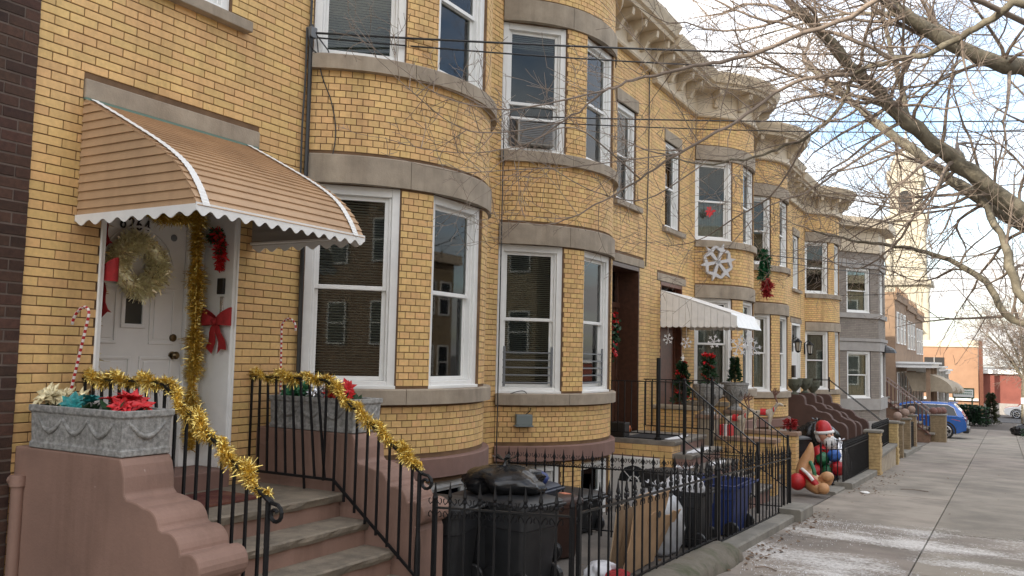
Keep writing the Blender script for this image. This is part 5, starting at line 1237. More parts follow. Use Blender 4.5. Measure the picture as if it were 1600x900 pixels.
b = MB(); b.box(-0.11, 0.11, -0.09, 0.09, 0, 0.20); b.v = [(1.36 + x, 15.80 + y, 0.408 + z) for x, y, z in b.v]; gb = thing('gift_box', 'red gift box on the stoop cap beside the reindeer', 'gift box', (1.36, 15.8, 0.41)); b.build('box', m_redp, gb, bevel=.008); b = MB(); b.box(1.33, 1.39, 15.705, 15.895, 0.406, 0.612); b.build('ribbon', m_white, gb)
topiary('wreath_ball', 'dark berry wreath leaning on the far stoop wall', (2.12, 17.58, 0.41), 0.14, 0.2, 260, m_red, 46, 0.2, cat='wreath')

# fourth and fifth houses: brown scrolled stoops with urns, lanterns, letter box
m_choc = mat('chocolate_painted_masonry', (0.085, 0.045, 0.034), 0.8, var=.12, vs_=3, bump=.2, bs=40, dirt=.3, ds=2, dc=(.05, .03, .025))
def scroll_stoop(label, z_land, y0, y1, zg, n):
    xs = [1.0 + 0.27 * i for i in range(n)]; zs = [z_land - 0.19 * i for i in range(n)]
    st = stepped_stoop('stoop', label, xs, zs, y0 + 0.3, y1 - 0.3, m_slab, m_choc, zg); X1 = xs[-1]
    pr = [(0.0, zg - .3), (0.0, z_land + .52), (0.78, z_land + .52)] + arc2(0.78, z_land + .38, .14, 85, 0, 5) + [(0.93, z_land + .26)] + arc2(1.02, z_land + .02, .22, 95, 20, 6)
    pr += arc2(1.42, z_land - .18, .24, 100, 15, 6) + arc2(1.82, z_land - .42, .22, 95, 0, 6) + [(2.05, zg - .3)]
    for (ya, yb) in ((y0, y0 + 0.28), (y1 - 0.28, y1)):
        b = MB(); b.prism(pr, lambda x, z, y: (x, y, z), ya, yb); b.build('cheek_wall', m_choc, st, bevel=.015)
    return st
scroll_stoop('dark brown stoop with scrolled walls at the fourth house', 0.33, 25.2, 27.0, -0.95, 6)
scroll_stoop('dark brown stoop with scrolled walls below the white door and lanterns', 0.22, 27.9, 29.75, -1.05, 6)
m_urng = mat('mossy_urn', (0.11, 0.115, 0.085), .9, var=.2, bump=.4, bs=40)
urn('stone_urn', 'dark mossy urn on the first brown scrolled wall', (0.62, 25.34, 0.85), 0.92, m_urng)
urn('stone_urn', 'dark mossy urn on the second brown scrolled wall', (0.62, 26.86, 0.85), 0.92, m_urng)
urn('stone_urn', 'dark mossy urn behind the slanted black handrail', (0.62, 28.05, 0.74), 0.92, m_urng)
plain_rail('slanted black handrail descending from the brown stoop', [(0.3, 28.1, 1.25), (1.1, 28.1, 1.25), (2.75, 28.1, -0.05)], [(0.3, 28.1, 1.22), (1.1, 28.1, 1.22), (2.75, 28.1, -0.09)], 0)
lantern(H5.root, (0.0, 28.05, 2.3), 1.5); lantern(H5.root, (0.0, 29.95, 2.24), 1.5)
b = MB(); b.box(0.002, 0.10, 27.90, 28.12, 1.28, 1.66); b.build('letter_box', mat('dark_box', (.03, .025, .025), .5), H5.root, bevel=.01)

# ------------------------------------------------------------------ inflatables and rubbish in the third yard
m_suit = mat('red_inflatable', (0.42, 0.012, 0.016), 0.45, bump=.3, bs=7, var=.15)
m_whitei = mat('white_inflatable', (0.72, 0.71, 0.69), 0.55, bump=.4, bs=9, var=.08)
m_skin = mat('peach_inflatable', (0.60, 0.33, 0.23), .5)
m_tani = mat('tan_inflatable', (0.47, 0.25, 0.115), .5, bump=.3, bs=6, var=.15)
m_greeni = mat('green_inflatable', (0.012, 0.13, 0.05), .45); m_bluei = mat('blue_inflatable', (0.03, 0.12, 0.42), .45)
sz = thing('inflatable_figure', 'white-bearded inflatable figure in red suit and red cap behind the fence', 'inflatable', (2.6, 19.0, -0.69)); Y0, Z0 = 19.0, -0.69
V = [(2.58, Y0, Z0 + .30), (2.58, Y0, Z0 + .58), (2.62, Y0, Z0 + .80), (2.50, Y0 - .18, Z0 + .70), (2.55, Y0 - .32, Z0 + .50), (2.72, Y0 - .34, Z0 + .42), (2.66, Y0 + .20, Z0 + .68), (2.80, Y0 + .26, Z0 + .48), (2.55, Y0 - .14, Z0 + .1), (2.75, Y0 - .16, Z0 + .06), (2.6, Y0 + .15, Z0 + .1)]
skin('suit', V, [(0, 1), (1, 2), (2, 3), (3, 4), (4, 5), (2, 6), (6, 7), (0, 8), (8, 9), (0, 10)], [.24, .24, .16, .11, .10, .075, .11, .085, .13, .11, .13], m_suit, sz, 2)
def blob(nm, c, r, s3, m_, par, jit=0.0, seed=1):
    b = MB(); b.ball(c, r, 16, 12, s3, jit, random.Random(seed)); return b.build(nm, m_, par, smooth=True)
blob('head', (2.68, Y0 - .03, Z0 + .95), .15, (1, 1, 1.05), m_skin, sz); blob('beard', (2.75, Y0 - .10, Z0 + .80), .125, (1, .9, 1.25), m_whitei, sz, .06, 2); blob('moustache', (2.77, Y0 - .145, Z0 + .905), .05, (1.5, .8, .55), m_whitei, sz); blob('hair', (2.60, Y0 + .02, Z0 + .92), .135, (1, 1, 1.1), m_whitei, sz, .05, 5)
b = MB(); b.tube(curve_pts([(2.66, Y0 - .02, Z0 + .99), (2.65, Y0, Z0 + 1.10), (2.58, Y0 + .03, Z0 + 1.13), (2.50, Y0 + .06, Z0 + 1.04)], 4), [.155] * 4 + [.15, .145, .135, .12, .10, .08, .06, .045, .03], 12); b.build('red_cap', m_suit, sz, smooth=True)
b = MB(); b.tube([(2.67 + .155 * math.cos(R_(a)), Y0 - .02 + .155 * math.sin(R_(a)), Z0 + 1.01) for a in range(0, 361, 24)], .034, 8); b.build('cap_trim', m_whitei, sz, smooth=True); blob('pompom', (2.48, Y0 + .07, Z0 + 1.0), .045, (1, 1, 1), m_whitei, sz)
blob('nose', (2.775, Y0 - .165, Z0 + .945), .03, (1, 1, 1), m_skin, sz)
for dy in (-.05, .05): blob('eye', (2.762 + dy * .8, Y0 - .158 + dy * .55, Z0 + .975), .016, (1, 1, 1.3), m_blackp, sz)
for (c, nm) in (((2.74, Y0 - .36, Z0 + .40), 'mitten'), ((2.86, Y0 + .28, Z0 + .45), 'mitten'), ): blob(nm, c, .085, (1, 1, .9), m_whitei, sz)
sz.scale = (1.02, 1.02, 1.02); sz.rotation_euler = (R_(4), R_(-7), 0)
el = thing('inflatable_gifts', 'heap of green, blue and red inflatable gifts at the knees of the bearded figure', 'inflatable', (2.75, 18.4, -0.66))
for (c, r, m_, nm) in (((2.60, 18.35, -0.16), .13, m_greeni, 'green_gift'), ((2.82, 18.35, -0.08), .13, m_bluei, 'blue_gift'), ((2.70, 18.3, -0.38), .12, m_greeni, 'green_gift'), ((2.88, 18.3, -0.32), .14, m_suit, 'red_gift'), ((2.66, 18.25, -0.58), .14, m_bluei, 'blue_gift'), ((2.50, 18.3, -0.40), .12, m_suit, 'red_gift')): blob(nm, c, r, (1, 1.2, 1.0), m_, el, .13, int(c[0] * 100))
dr = thing('inflatable_reindeer', 'half-deflated tan inflatable reindeer lying at the fence opening', 'inflatable', (2.8, 16.3, -0.56)); zg = -0.57
V = [(2.72, 16.35, zg + .22), (2.55, 16.45, zg + .28), (2.62, 16.5, zg + .5), (2.70, 16.5, zg + .72), (2.72, 16.5, zg + .90), (2.90, 16.3, zg + .2), (3.02, 16.25, zg + .26), (3.08, 16.22, zg + .40), (2.86, 16.12, zg + .12), (3.0, 16.02, zg + .14)]
skin('deer_body', V, [(0, 1), (1, 2), (2, 3), (3, 4), (0, 5), (5, 6), (6, 7), (0, 8), (8, 9)], [.19, .17, .15, .09, .02, .14, .14, .11, .12, .13], m_tani, dr, 2)
blob('red_ball', (2.56, 16.05, zg + .22), .15, (1, 1, 1), m_suit, dr); blob('muzzle', (3.06, 16.15, zg + .34), .10, (1.1, 1, .9), m_tani, dr); blob('hoof', (3.02, 15.99, zg + .15), .10, (1, 1, 1), m_tani, dr)
b = MB(); b.tube(curve_pts([(2.60, 16.2, zg + .40), (2.78, 16.08, zg + .30), (2.92, 16.05, zg + .16)], 5), .06, 8); b.build('red_scarf', m_suit, dr, smooth=True); b = MB(); b.tube(curve_pts([(2.62, 16.15, zg + .44), (2.76, 16.02, zg + .36), (2.84, 16.0, zg + .27)], 5), .03, 8); b.build('white_trim', m_whitei, dr, smooth=True)
b = MB(); b.tube(curve_pts([(2.72, 16.4, zg + .55), (2.80, 16.3, zg + .42), (2.82, 16.28, zg + .30)], 4), .035, 8); b.build('green_harness', m_greeni, dr)
bag('rubbish_bag', 'big round black rubbish bag behind the bearded figure', (2.08, 20.6, -0.22), (0.36, 0.40, 0.38), m_bag, 13)
bag('rubbish_bag', 'crumpled silver plastic bag stuffed behind the third yard fence', (2.86, 18.75, -0.66), (0.17, 0.35, 0.48), m_silver, 14)
wheelie('wheelie_bin', 'dark bin carrying the big round black bag', m_binblk, G(2.08, 20.6), R_(90), 0.62)
wheelie('wheelie_bin', 'grey-black bin at the end of the brick stoop', m_binblk, G(1.9, 18.6), R_(60), 0.95)
fence('iron fence with silver bag behind it in front of the third yard', (3.05, 18.0, 0.10), (3.05, 21.45, 0.04), 0.72, sp=0.12, scrolls=False, spear=0.14)
fence('short iron return panel beside the inflatable reindeer', (3.05, 17.9, 0.10), (2.70, 17.55, 0.10), 0.74, sp=0.11, scrolls=False, spear=0.14)
low_kerb('low concrete kerb under the third yard fence', 17.75, 21.5, x0=2.9, x1=3.24, h=0.12)
low_kerb('flat concrete kerb step at the inflatable reindeer', 16.6, 17.7, x0=2.85, x1=3.12, h=0.05)

# ------------------------------------------------------------------ piers, gates and stairs farther along
m_ybrick2 = mat('rough_yellow_brick', (0.42, 0.31, 0.14), .85, var=.2, vs_=14, bump=.4, bs=50, per=.25)
m_greyb = mat('grey_painted_brick', (0.27, 0.235, 0.20), .8, var=.08, vs_=8, dirt=.2, ds=1.2, per=.12)
m_greym = mat('grey_mortar', (0.16, 0.14, 0.13), .9); m_greyst = mat('grey_limestone', (0.33, 0.31, 0.29), .85, var=.1, vs_=3, bump=.3, bs=40)
m_tanb = mat('tan_pier_brick', (0.27, 0.20, 0.12), .85, var=.2, vs_=10, per=.2)
m_balls = mat('pinkish_stone_ball', (0.30, 0.215, 0.175), .8, var=.15, vs_=12)
m_rust = mat('red_brown_rail', (0.10, 0.038, 0.028), .6, var=.2)
def pier(label, x0, x1, y0, y1, z1, m_, ball=None, rough=True, cap=m_kerb):
    zg = gz(y0); r = thing('brick_pier', label, 'pier', ((x0+x1)/2, (y0+y1)/2, zg), 'brick piers along the front yards'); rg = random.Random(int(y0 * 10)); z = zg - .1
    while z < z1 - 0.01:
        h = min(0.075, z1 - z); e = rg.uniform(-.012, .012) if rough else 0; b = MB(); b.box(x0 - e, x1 + e, y0 - e, y1 + e, z, z + h - 0.008); b.build('brick_course', m_, r); z += h
    b = MB(); b.box(x0 + .015, x1 - .015, y0 + .015, y1 - .015, zg - .1, z1 - .005); b.build('pier_core', m_mortar, r)
    b = MB(); b.box(x0 - .04, x1 + .04, y0 - .04, y1 + .04, z1, z1 + .06); b.build('cap', cap, r, bevel=.012)
    if ball:
        b = MB(); c = ((x0+x1)/2, (y0+y1)/2, z1 + .06); b.lathe([(.10, 0), (.06, .03), (.05, .05)], c, 12); b.ball((c[0], c[1], c[2] + .05 + ball * .9), ball, 14, 10); b.build('ball_finial', m_balls, r, smooth=True)
    return r
pier('rough yellow brick pier at the end of the third yard fence', 2.98, 3.30, 21.55, 21.90, 0.18, m_ybrick2)
pier('rough yellow brick pier beyond the low wall, before the ball-topped piers', 2.95, 3.30, 25.3, 25.65, 0.18, m_ybrick2)
b = MB(); b.box(3.0, 3.26, 21.95, 25.25, gz(23) - .3, -0.42); yw = thing('low_yard_wall', 'low buff wall with grey cap between two yellow piers', 'wall', (3.1, 23.6, gz(23.6))); b.build('wall_face', m_buff, yw); b = MB(); b.box(2.97, 3.30, 21.94, 25.26, -0.418, -0.34); b.build('cap', m_kerb, yw, bevel=.01)
fence('dark iron fence on the low buff wall between the piers', (3.08, 22.0, 0.22), (3.08, 25.2, 0.18), 0.55, sp=.10, scrolls=False, spear=.12)
for k, (y, lab) in enumerate(((28.4, 'first'), (30.7, 'second'), (32.9, 'third'))):
    pier('%s ball-topped pier of the brown gate, counted from the camera' % lab, 2.85, 3.15, y - .15, y + .15, -0.02, m_tanb, 0.13, False)
fence('low rust brown iron panel between ball-topped piers', (3.0, 25.9, -0.12), (3.0, 28.2, -0.15), 0.78, sp=.16, scrolls=False, spear=.05)
fence('black sheet-backed iron gate beside the ball-topped piers', (3.06, 31.0, -0.25), (3.06, 32.7, -0.30), 0.80, sp=.06, scrolls=False, spear=.05)
low_kerb('broken kerb end beneath the black gate', 28.6, 34.0, x0=2.9, x1=3.2, h=.14)
pier('large tan brick pier hiding the front of the blue car', 3.08, 3.66, 40.3, 41.2, -0.36, m_tanb, None, False)
for k, (y, x) in enumerate(((40.45, 3.2), (40.75, 3.36), (41.05, 3.52))):
    b = MB(); b.ball((x, y, -0.30 + .12), .16, 12, 9); b.lathe([(.10, 0), (.06, .03)], (x, y, -0.30), 10); one('stone_ball', mat('red_stone_ball', (.16, .075, .06), .7, var=.2), '%s reddish stone ball on the large tan pier' % ('nearest', 'middle', 'farthest')[k], 'stone ball', b, 'stone balls on the tan pier', smooth=True)
# grey house with angular bay
gh = thing('grey_brick_house', 'grey painted brick house with angular bay after the yellow row', 'house', (0, 33.4, -1.2)); gz0 = -1.6
A, B, C2, D2 = Vector((0.0, 33.95, 0)), Vector((1.6, 36.1, 0)), Vector((1.6, 38.3, 0)), Vector((0.6, 39.4, 0))
def gwall(P, Q, wins, name='wall'):
    t = Q - P; L_ = t.length; t.normalize(); nn = Vector((t.y, -t.x, 0)); core = MB(); zs = sorted({gz0, 7.0} | {z for w_ in wins for z in w_[2:4]})
    holes = [(w_[0], w_[1], w_[2], w_[3]) for w_ in wins]
    F = lambda u, z, d=0.0: (P.x + t.x*u + nn.x*d, P.y + t.y*u + nn.y*d, z)
    for i in range(len(zs) - 1):
        for (p, q) in free(0, L_, holes, zs[i], zs[i+1]): core.q(F(p, zs[i], -.008), F(q, zs[i], -.008), F(q, zs[i+1], -.008), F(p, zs[i+1], -.008))
    for (a, c, e, g_) in holes:
        for s_ in (a, c): core.q(F(s_, e, -.008), F(s_, g_, -.008), F(s_, g_, -.14), F(s_, e, -.14))
    w0 = core.build(name, m_greym, gh); b = MB(); at = []; rg = random.Random(int(P.y)); z = gz0; r = 0
    while z < 7.0:
        for (p, q) in free(0, L_, holes, z, z + .066):
            s_ = p - (.11 if r % 2 else 0)
            while s_ < q:
                a, c = max(s_, p) + .003, min(s_ + .22, q) - .004; s_ += .22
                if c - a < .02: continue
                b.hexa([F(a, z + .002), F(c, z + .002), F(c, z + .002, -.05), F(a, z + .002, -.05), F(a, z + .058), F(c, z + .058), F(c, z + .058, -.05), F(a, z + .058, -.05)]); at += [rg.random() * 50] * 6
        z += .0667; r += 1
    b.build('bricks', m_greyb, w0, attr=at, fix=False, kind='stuff')
    for (a, c, e, g_) in holes:
        O = P + t * ((a + c) / 2); O.z = e; window(gh, O, t, nn, c - a - .006, g_ - e, blind=0, curtain='half' if e > 2 else True)
    return t, nn
L1 = (B - A).length
gwall(A, B, [(L1 - 1.62, L1 - .42, 0.42, 2.22), (L1 - 1.62, L1 - .42, 3.70, 5.42)]); gwall(B, C2, [(.55, 1.65, 0.42, 2.22), (.55, 1.65, 3.70, 5.42)]); gwall(C2, D2, []); gwall(D2, Vector((.6, 40.6, 0)), [])
def gband(z0, z1, o_, m_=None):
    P = [A, B, C2, D2, Vector((.6, 40.6, 0))]; outs = []
    for i in range(len(P)):
        d1 = (P[i] - P[max(i-1, 0)]) if i else (P[1] - P[0]); d2 = (P[min(i+1, len(P)-1)] - P[i]) if i < len(P) - 1 else d1; n1 = Vector((d1.y, -d1.x, 0)).normalized(); n2 = Vector((d2.y, -d2.x, 0)).normalized(); n_ = (n1 + n2).normalized(); outs.append(n_ / max(.5, n_.dot(n1)))
    b = MB(); rows = [[(p.x + n_.x*d, p.y + n_.y*d, z) for p, n_ in zip(P, outs)] for d, z in ((-.03, z0), (o_, z0), (o_, z1), (-.03, z1))]; b.grid(rows); return b.build('stone_course', m_ or m_greyst, gh)
gband(-.02, .40, .06); gband(-.9, -.45, .09); gband(2.24, 2.58, .05); gband(2.60, 2.72, .09); gband(3.50, 3.68, .08); gband(5.44, 5.75, .05); gband(6.05, 6.30, .08, m_cream); gband(6.30, 6.98, .03, m_cream); gband(6.98, 7.35, .42, m_cream)
b = MB(); b.q((0, 33.4, 7.34), (.4, 33.9, 7.34), (2.0, 35.9, 7.34), (2.0, 38.4, 7.34), (.9, 39.7, 7.34), (.9, 40.6, 7.34), (-11, 40.6, 7.2), (-11, 33.4, 7.2)); b.build('roof', m_roof, gh); b = MB(); b.box(-11, -.1, 33.41, 40.6, -1.8, 7.2); b.build('house_body', m_greym, gh)
b = MB(); b.lathe([(.45, 0), (.40, .12), (.28, .22), (.1, .3), (.02, .32)], (1.62, 37.9, 2.2), 14); b.build('small_dark_awning', m_blackp, gh)
# brown wooden stair of the next house
bs_ = thing('wooden_stair', 'red-brown stair with slatted railings beside the grey house', 'stair', (1.8, 40.5, -1.4))
b = MB(); b.prism([(.5, -1.9), (.5, .30), (1.35, .30), (3.1, -1.1), (3.1, -1.9)], lambda x, z, y: (x, y, z), 39.62, 41.15); b.build('stair_base', mat('brown_stair_brick', (.20, .12, .08), .85, var=.2, vs_=8), bs_)
for k in range(8):
    b = MB(); b.box(1.1 + .26*k, 1.45 + .26*k, 39.6, 41.2, 0.28 - .2*k, 0.34 - .2*k); b.build('tread', m_slab, bs_)
for y in (39.55, 41.2):
    b = MB(); b.bar((1.0, y, 1.15), (1.35, y, 1.15), .06, .05); b.bar((1.35, y, 1.15), (3.15, y, -0.25), .07, .05); b.build('hand_rail', mat('pale_rail', (.27, .2, .18), .6), bs_); b = MB(); b.bar((1.0, y, .30), (1.35, y, .30), .05, .04); b.bar((1.35, y, .30), (3.15, y, -1.15), .05, .04); b.build('stringer', m_rust, bs_)
    for k in range(14):
        x = 1.05 + 2.1*k/14; zt = 1.15 if x < 1.35 else 1.15 - (x - 1.35) * .778; b = MB(); b.bar((x, y, zt - .85), (x, y, zt), .05, .03); b.build('baluster', m_rust, bs_)

# ------------------------------------------------------------------ houses beyond, church tower, cross street
m_obrick = mat('orange_tan_brick', (0.25, 0.165, 0.105), .85, var=.15, vs_=2, bump=.2, bs=40)
m_church = mat('pale_church_stone', (0.46, 0.425, 0.34), .85, var=.1, vs_=.8)
m_orange = mat('orange_brick_far', (0.33, 0.195, 0.12), .85, var=.08, vs_=1.5)
m_redb = mat('red_brick_far', (0.22, 0.07, 0.052), .85, var=.12, vs_=1.5)
m_winfar = mat('far_window_glass', (0.03, 0.035, 0.04), .12)
def plain_win(parent, P, t, nn, w_, h, m_f=m_white):
    b = MB()
    for (a, c, e, g_) in ((-w_/2, -w_/2 + .07, 0, h), (w_/2 - .07, w_/2, 0, h), (-w_/2 + .07, w_/2 - .07, 0, .07), (-w_/2 + .07, w_/2 - .07, h - .07, h), (-w_/2 + .07, w_/2 - .07, h/2 - .03, h/2 + .03)): b.fbox(P, t, nn, a, c, -.02, .05, e, g_)
    f = b.build('window', m_f, parent); b = MB(); b.fbox(P, t, nn, -w_/2 + .06, w_/2 - .06, -.01, .02, .06, h - .06); b.build('pane', m_winfar, f)
for k, (y0, lab) in enumerate(((49.0, 'tan brick house with white porch roof beyond the blue car'), (55.0, 'tan brick house with beige dome awning near the church'), (61.0, 'last tan brick house of the row before the crossing'))):
    zb = gz(y0); hh = thing('porch_house', lab, 'house', (0, y0, zb), 'tan brick houses beyond the grey house'); b = MB(); b.box(-10, .9, y0, y0 + 5.98, zb - .5, zb + 7.0); b.build('wall', m_obrick, hh); b = MB(); b.box(-.1, 1.0, y0 - .02, y0 + 6.0, zb + 6.9, zb + 7.3)
    for j in range(7): b.box(.92, 1.02, y0 + .1 + j*.9, y0 + .5 + j*.9, zb + 7.3, zb + 7.55)
    b.build('parapet', m_obrick, hh)
    for j, yy in enumerate((1.2, 3.0, 4.8)): plain_win(hh, Vector((.9, y0 + yy, zb + 4.6)), yv, xv, 1.0, 1.7); plain_win(hh, Vector((.9, y0 + yy, zb + 1.4)), yv, xv, 1.0, 1.7)
    b = MB(); b.box(.9, 2.6, y0 + .2, y0 + 5.8, zb + 3.35, zb + 3.55); b.box(.9, 2.75, y0 + .1, y0 + 5.9, zb + 3.55, zb + 3.65); b.build('porch_roof', m_white, hh)
    for yy in (.5, 3.0, 5.5): b = MB(); b.box(2.3, 2.5, y0 + yy - .1, y0 + yy + .1, zb, zb + 3.36); b.build('porch_post', m_white if k else m_obrick, hh)
    b = MB(); n = 10; rows = [[(1.6 + 1.9*math.sin(R_(a)), y0 + yy, zb + 2.15 + .95*math.cos(R_(a))) for a in range(-10, 91, 10)] for yy in (1.0, 4.6)]; b.grid(rows); b.q(*rows[0], (1.6, y0 + 1.0, zb + 2.1)); b.build('cloth_awning', mat('beige_canvas', (.36, .30, .22), .8, var=.1), hh)
tw = thing('church_tower', 'pale stone church tower rising behind the far houses', 'church tower', (-2.2, 92, -2.4))
def tb(nm, w_, z0, z1, m_=None, cx=-2.2, cy=92): b = MB(); b.box(cx - w_/2, cx + w_/2, cy - w_/2, cy + w_/2, z0, z1); return b.build(nm, m_ or m_church, tw)
tb('shaft', 3.6, -3, 9.3); tb('cornice', 4.4, 9.3, 9.8, mat('church_cornice', (.34, .31, .25), .85)); tb('shaft', 3.2, 9.8, 15.6); tb('cornice', 3.8, 15.6, 16.1); tb('belfry', 2.8, 16.1, 19.4); tb('cornice', 3.3, 19.4, 20.6)
for sx in (-1, 1):
    for (z0, z1, w_) in ((-3, 9.0, 3.6), (9.8, 15.5, 3.2)): b = MB(); b.lathe([(.42, z0), (.36, z0 + .5), (.33, z1 - .6), (.46, z1)], (-2.2 + sx * (w_/2 - .1), 92 - w_/2 - .05, 0), 14); b.build('corner_column', m_church, tw, smooth='auto')
b = MB(); b.v = [(-2.2 + .6*math.cos(R_(a)), 90.58, 18.0 + .6*math.sin(R_(a))) for a in range(0, 181, 20)] + [(-2.8, 90.58, 16.4), (-1.6, 90.58, 16.4)]; b.f = [tuple(range(12))]; b.build('belfry_opening', m_dark, tw)
b = MB(); b.lathe([(1.4, 20.6), (1.4, 21.0), (1.5, 21.6), (1.0, 22.4), (.5, 22.9), (.35, 23.6), (.4, 23.7), (.12, 24.2), (.02, 25.6)], (-2.2, 92, 0), 18); b.build('spire', m_church, tw, smooth='auto')
b = MB(); b.box(-13, -3.9, 84, 100, -3, 7.5); b.prism([(-3.0, 7.5), (-8.5, 11.5), (-14, 7.5)], lambda a, z, d: (a, d, z), 83.8, 100); ch_ = thing('church_nave', 'grey slate roofed church body behind the tower', 'church', (-8, 92, -2.4)); b.build('nave', mat('slate_wall', (.22, .22, .22), .8), ch_)
ob = thing('orange_brick_building', 'plain orange brick building with cream parapet across the crossing', 'building', (2.5, 88, -2.5)); b = MB(); b.box(-1.5, 3.85, 86, 104, -3.2, 3.35); b.build('wall', m_orange, ob); b = MB(); b.box(-1.55, 3.9, 85.9, 104, 3.35, 3.95); b.build('parapet', mat('cream_parapet', (.55, .5, .4), .8), ob); b = MB(); b.box(-.4, 1.2, 85.94, 86.02, .9, 2.4); w_ = b.build('window', m_dark, ob); b = MB(); b.box(.36, .44, 85.90, 85.96, .9, 2.4); b.build('mullion', m_greyst, w_)
b = MB(); b.box(-1.6, 3.84, 85.7, 86, -1.35, -1.15); b.build('ledge', m_white, ob)
rb = thing('red_brick_building', 'low red brick building with pale base, right of the orange one', 'building', (12, 90, -2.5)); b = MB(); b.box(4.1, 40, 88, 104, -1.55, 1.05); b.build('wall', m_redb, rb); b = MB(); b.box(4.1, 40, 87.8, 104, -3.4, -1.55); b.build('base', m_greyst, rb); b = MB(); b.box(4.1, 40, 87.7, 104, 1.05, 1.4); b.build('parapet', m_white, rb)
b = MB(); b.box(-60, 60, 73, 84, gz(78) + .01, gz(78) + .03); o = b.build('cross_street', m_asph); o['kind'] = 'structure'
b = MB(); b.box(3.95, 4.25, 85.2, 85.5, -3, 3.9); one('brown_utility_pole', m_redwood, 'brown square pole standing before the orange building', 'pole', b)
sg_ = thing('sign_board', 'white sign board with dark green frame near the crossing', 'sign', (4.2, 70, gz(70))); b = MB(); b.box(2.55, 3.95, 70, 70.1, -.62, .12); b.build('sign_frame', m_green, sg_); b = MB(); b.box(2.62, 3.88, 69.97, 70.0, -.52, .02); b.build('sign_face', m_white, sg_)
for r_ in range(2):
    b = MB()
    for k in range(9): b.box(2.7 + .125*k, 2.79 + .125*k, 69.955, 69.968, -.16 - .17*r_, -.08 - .17*r_)
    b.build('sign_lettering', mat('sign_green', (.05, .16, .10), .6), sg_, kind='stuff')
for x in (2.7, 3.8): b = MB(); b.box(x - .05, x + .05, 70.02, 70.1, gz(70) - .1, -.62); b.build('sign_post', m_green, sg_)
fence('dark iron fence with hedge at the end of the row', (4.75, 66.0, -1.35), (4.75, 71.5, -1.45), 1.0, sp=.16, scrolls=False, spear=.12)
fence('dark iron fence panel facing the camera at the last driveway', (1.0, 65.9, -1.32), (4.7, 65.9, -1.35), 1.0, sp=.16, scrolls=False, spear=.12)
topiary('hedge_bush', 'dark hedge bush behind the last iron fence', (3.6, 67.2, gz(67)), 1.35, 1.25, 4500, m_green, 61, .1, ls=2.6)
topiary('cypress_shrub', 'tall narrow green shrub beside the sign board', (5.0, 68.5, gz(68)), .55, 2.1, 2500, mat('olive_foliage', (.05, .055, .022), .7), 62, .7, ls=2.2)
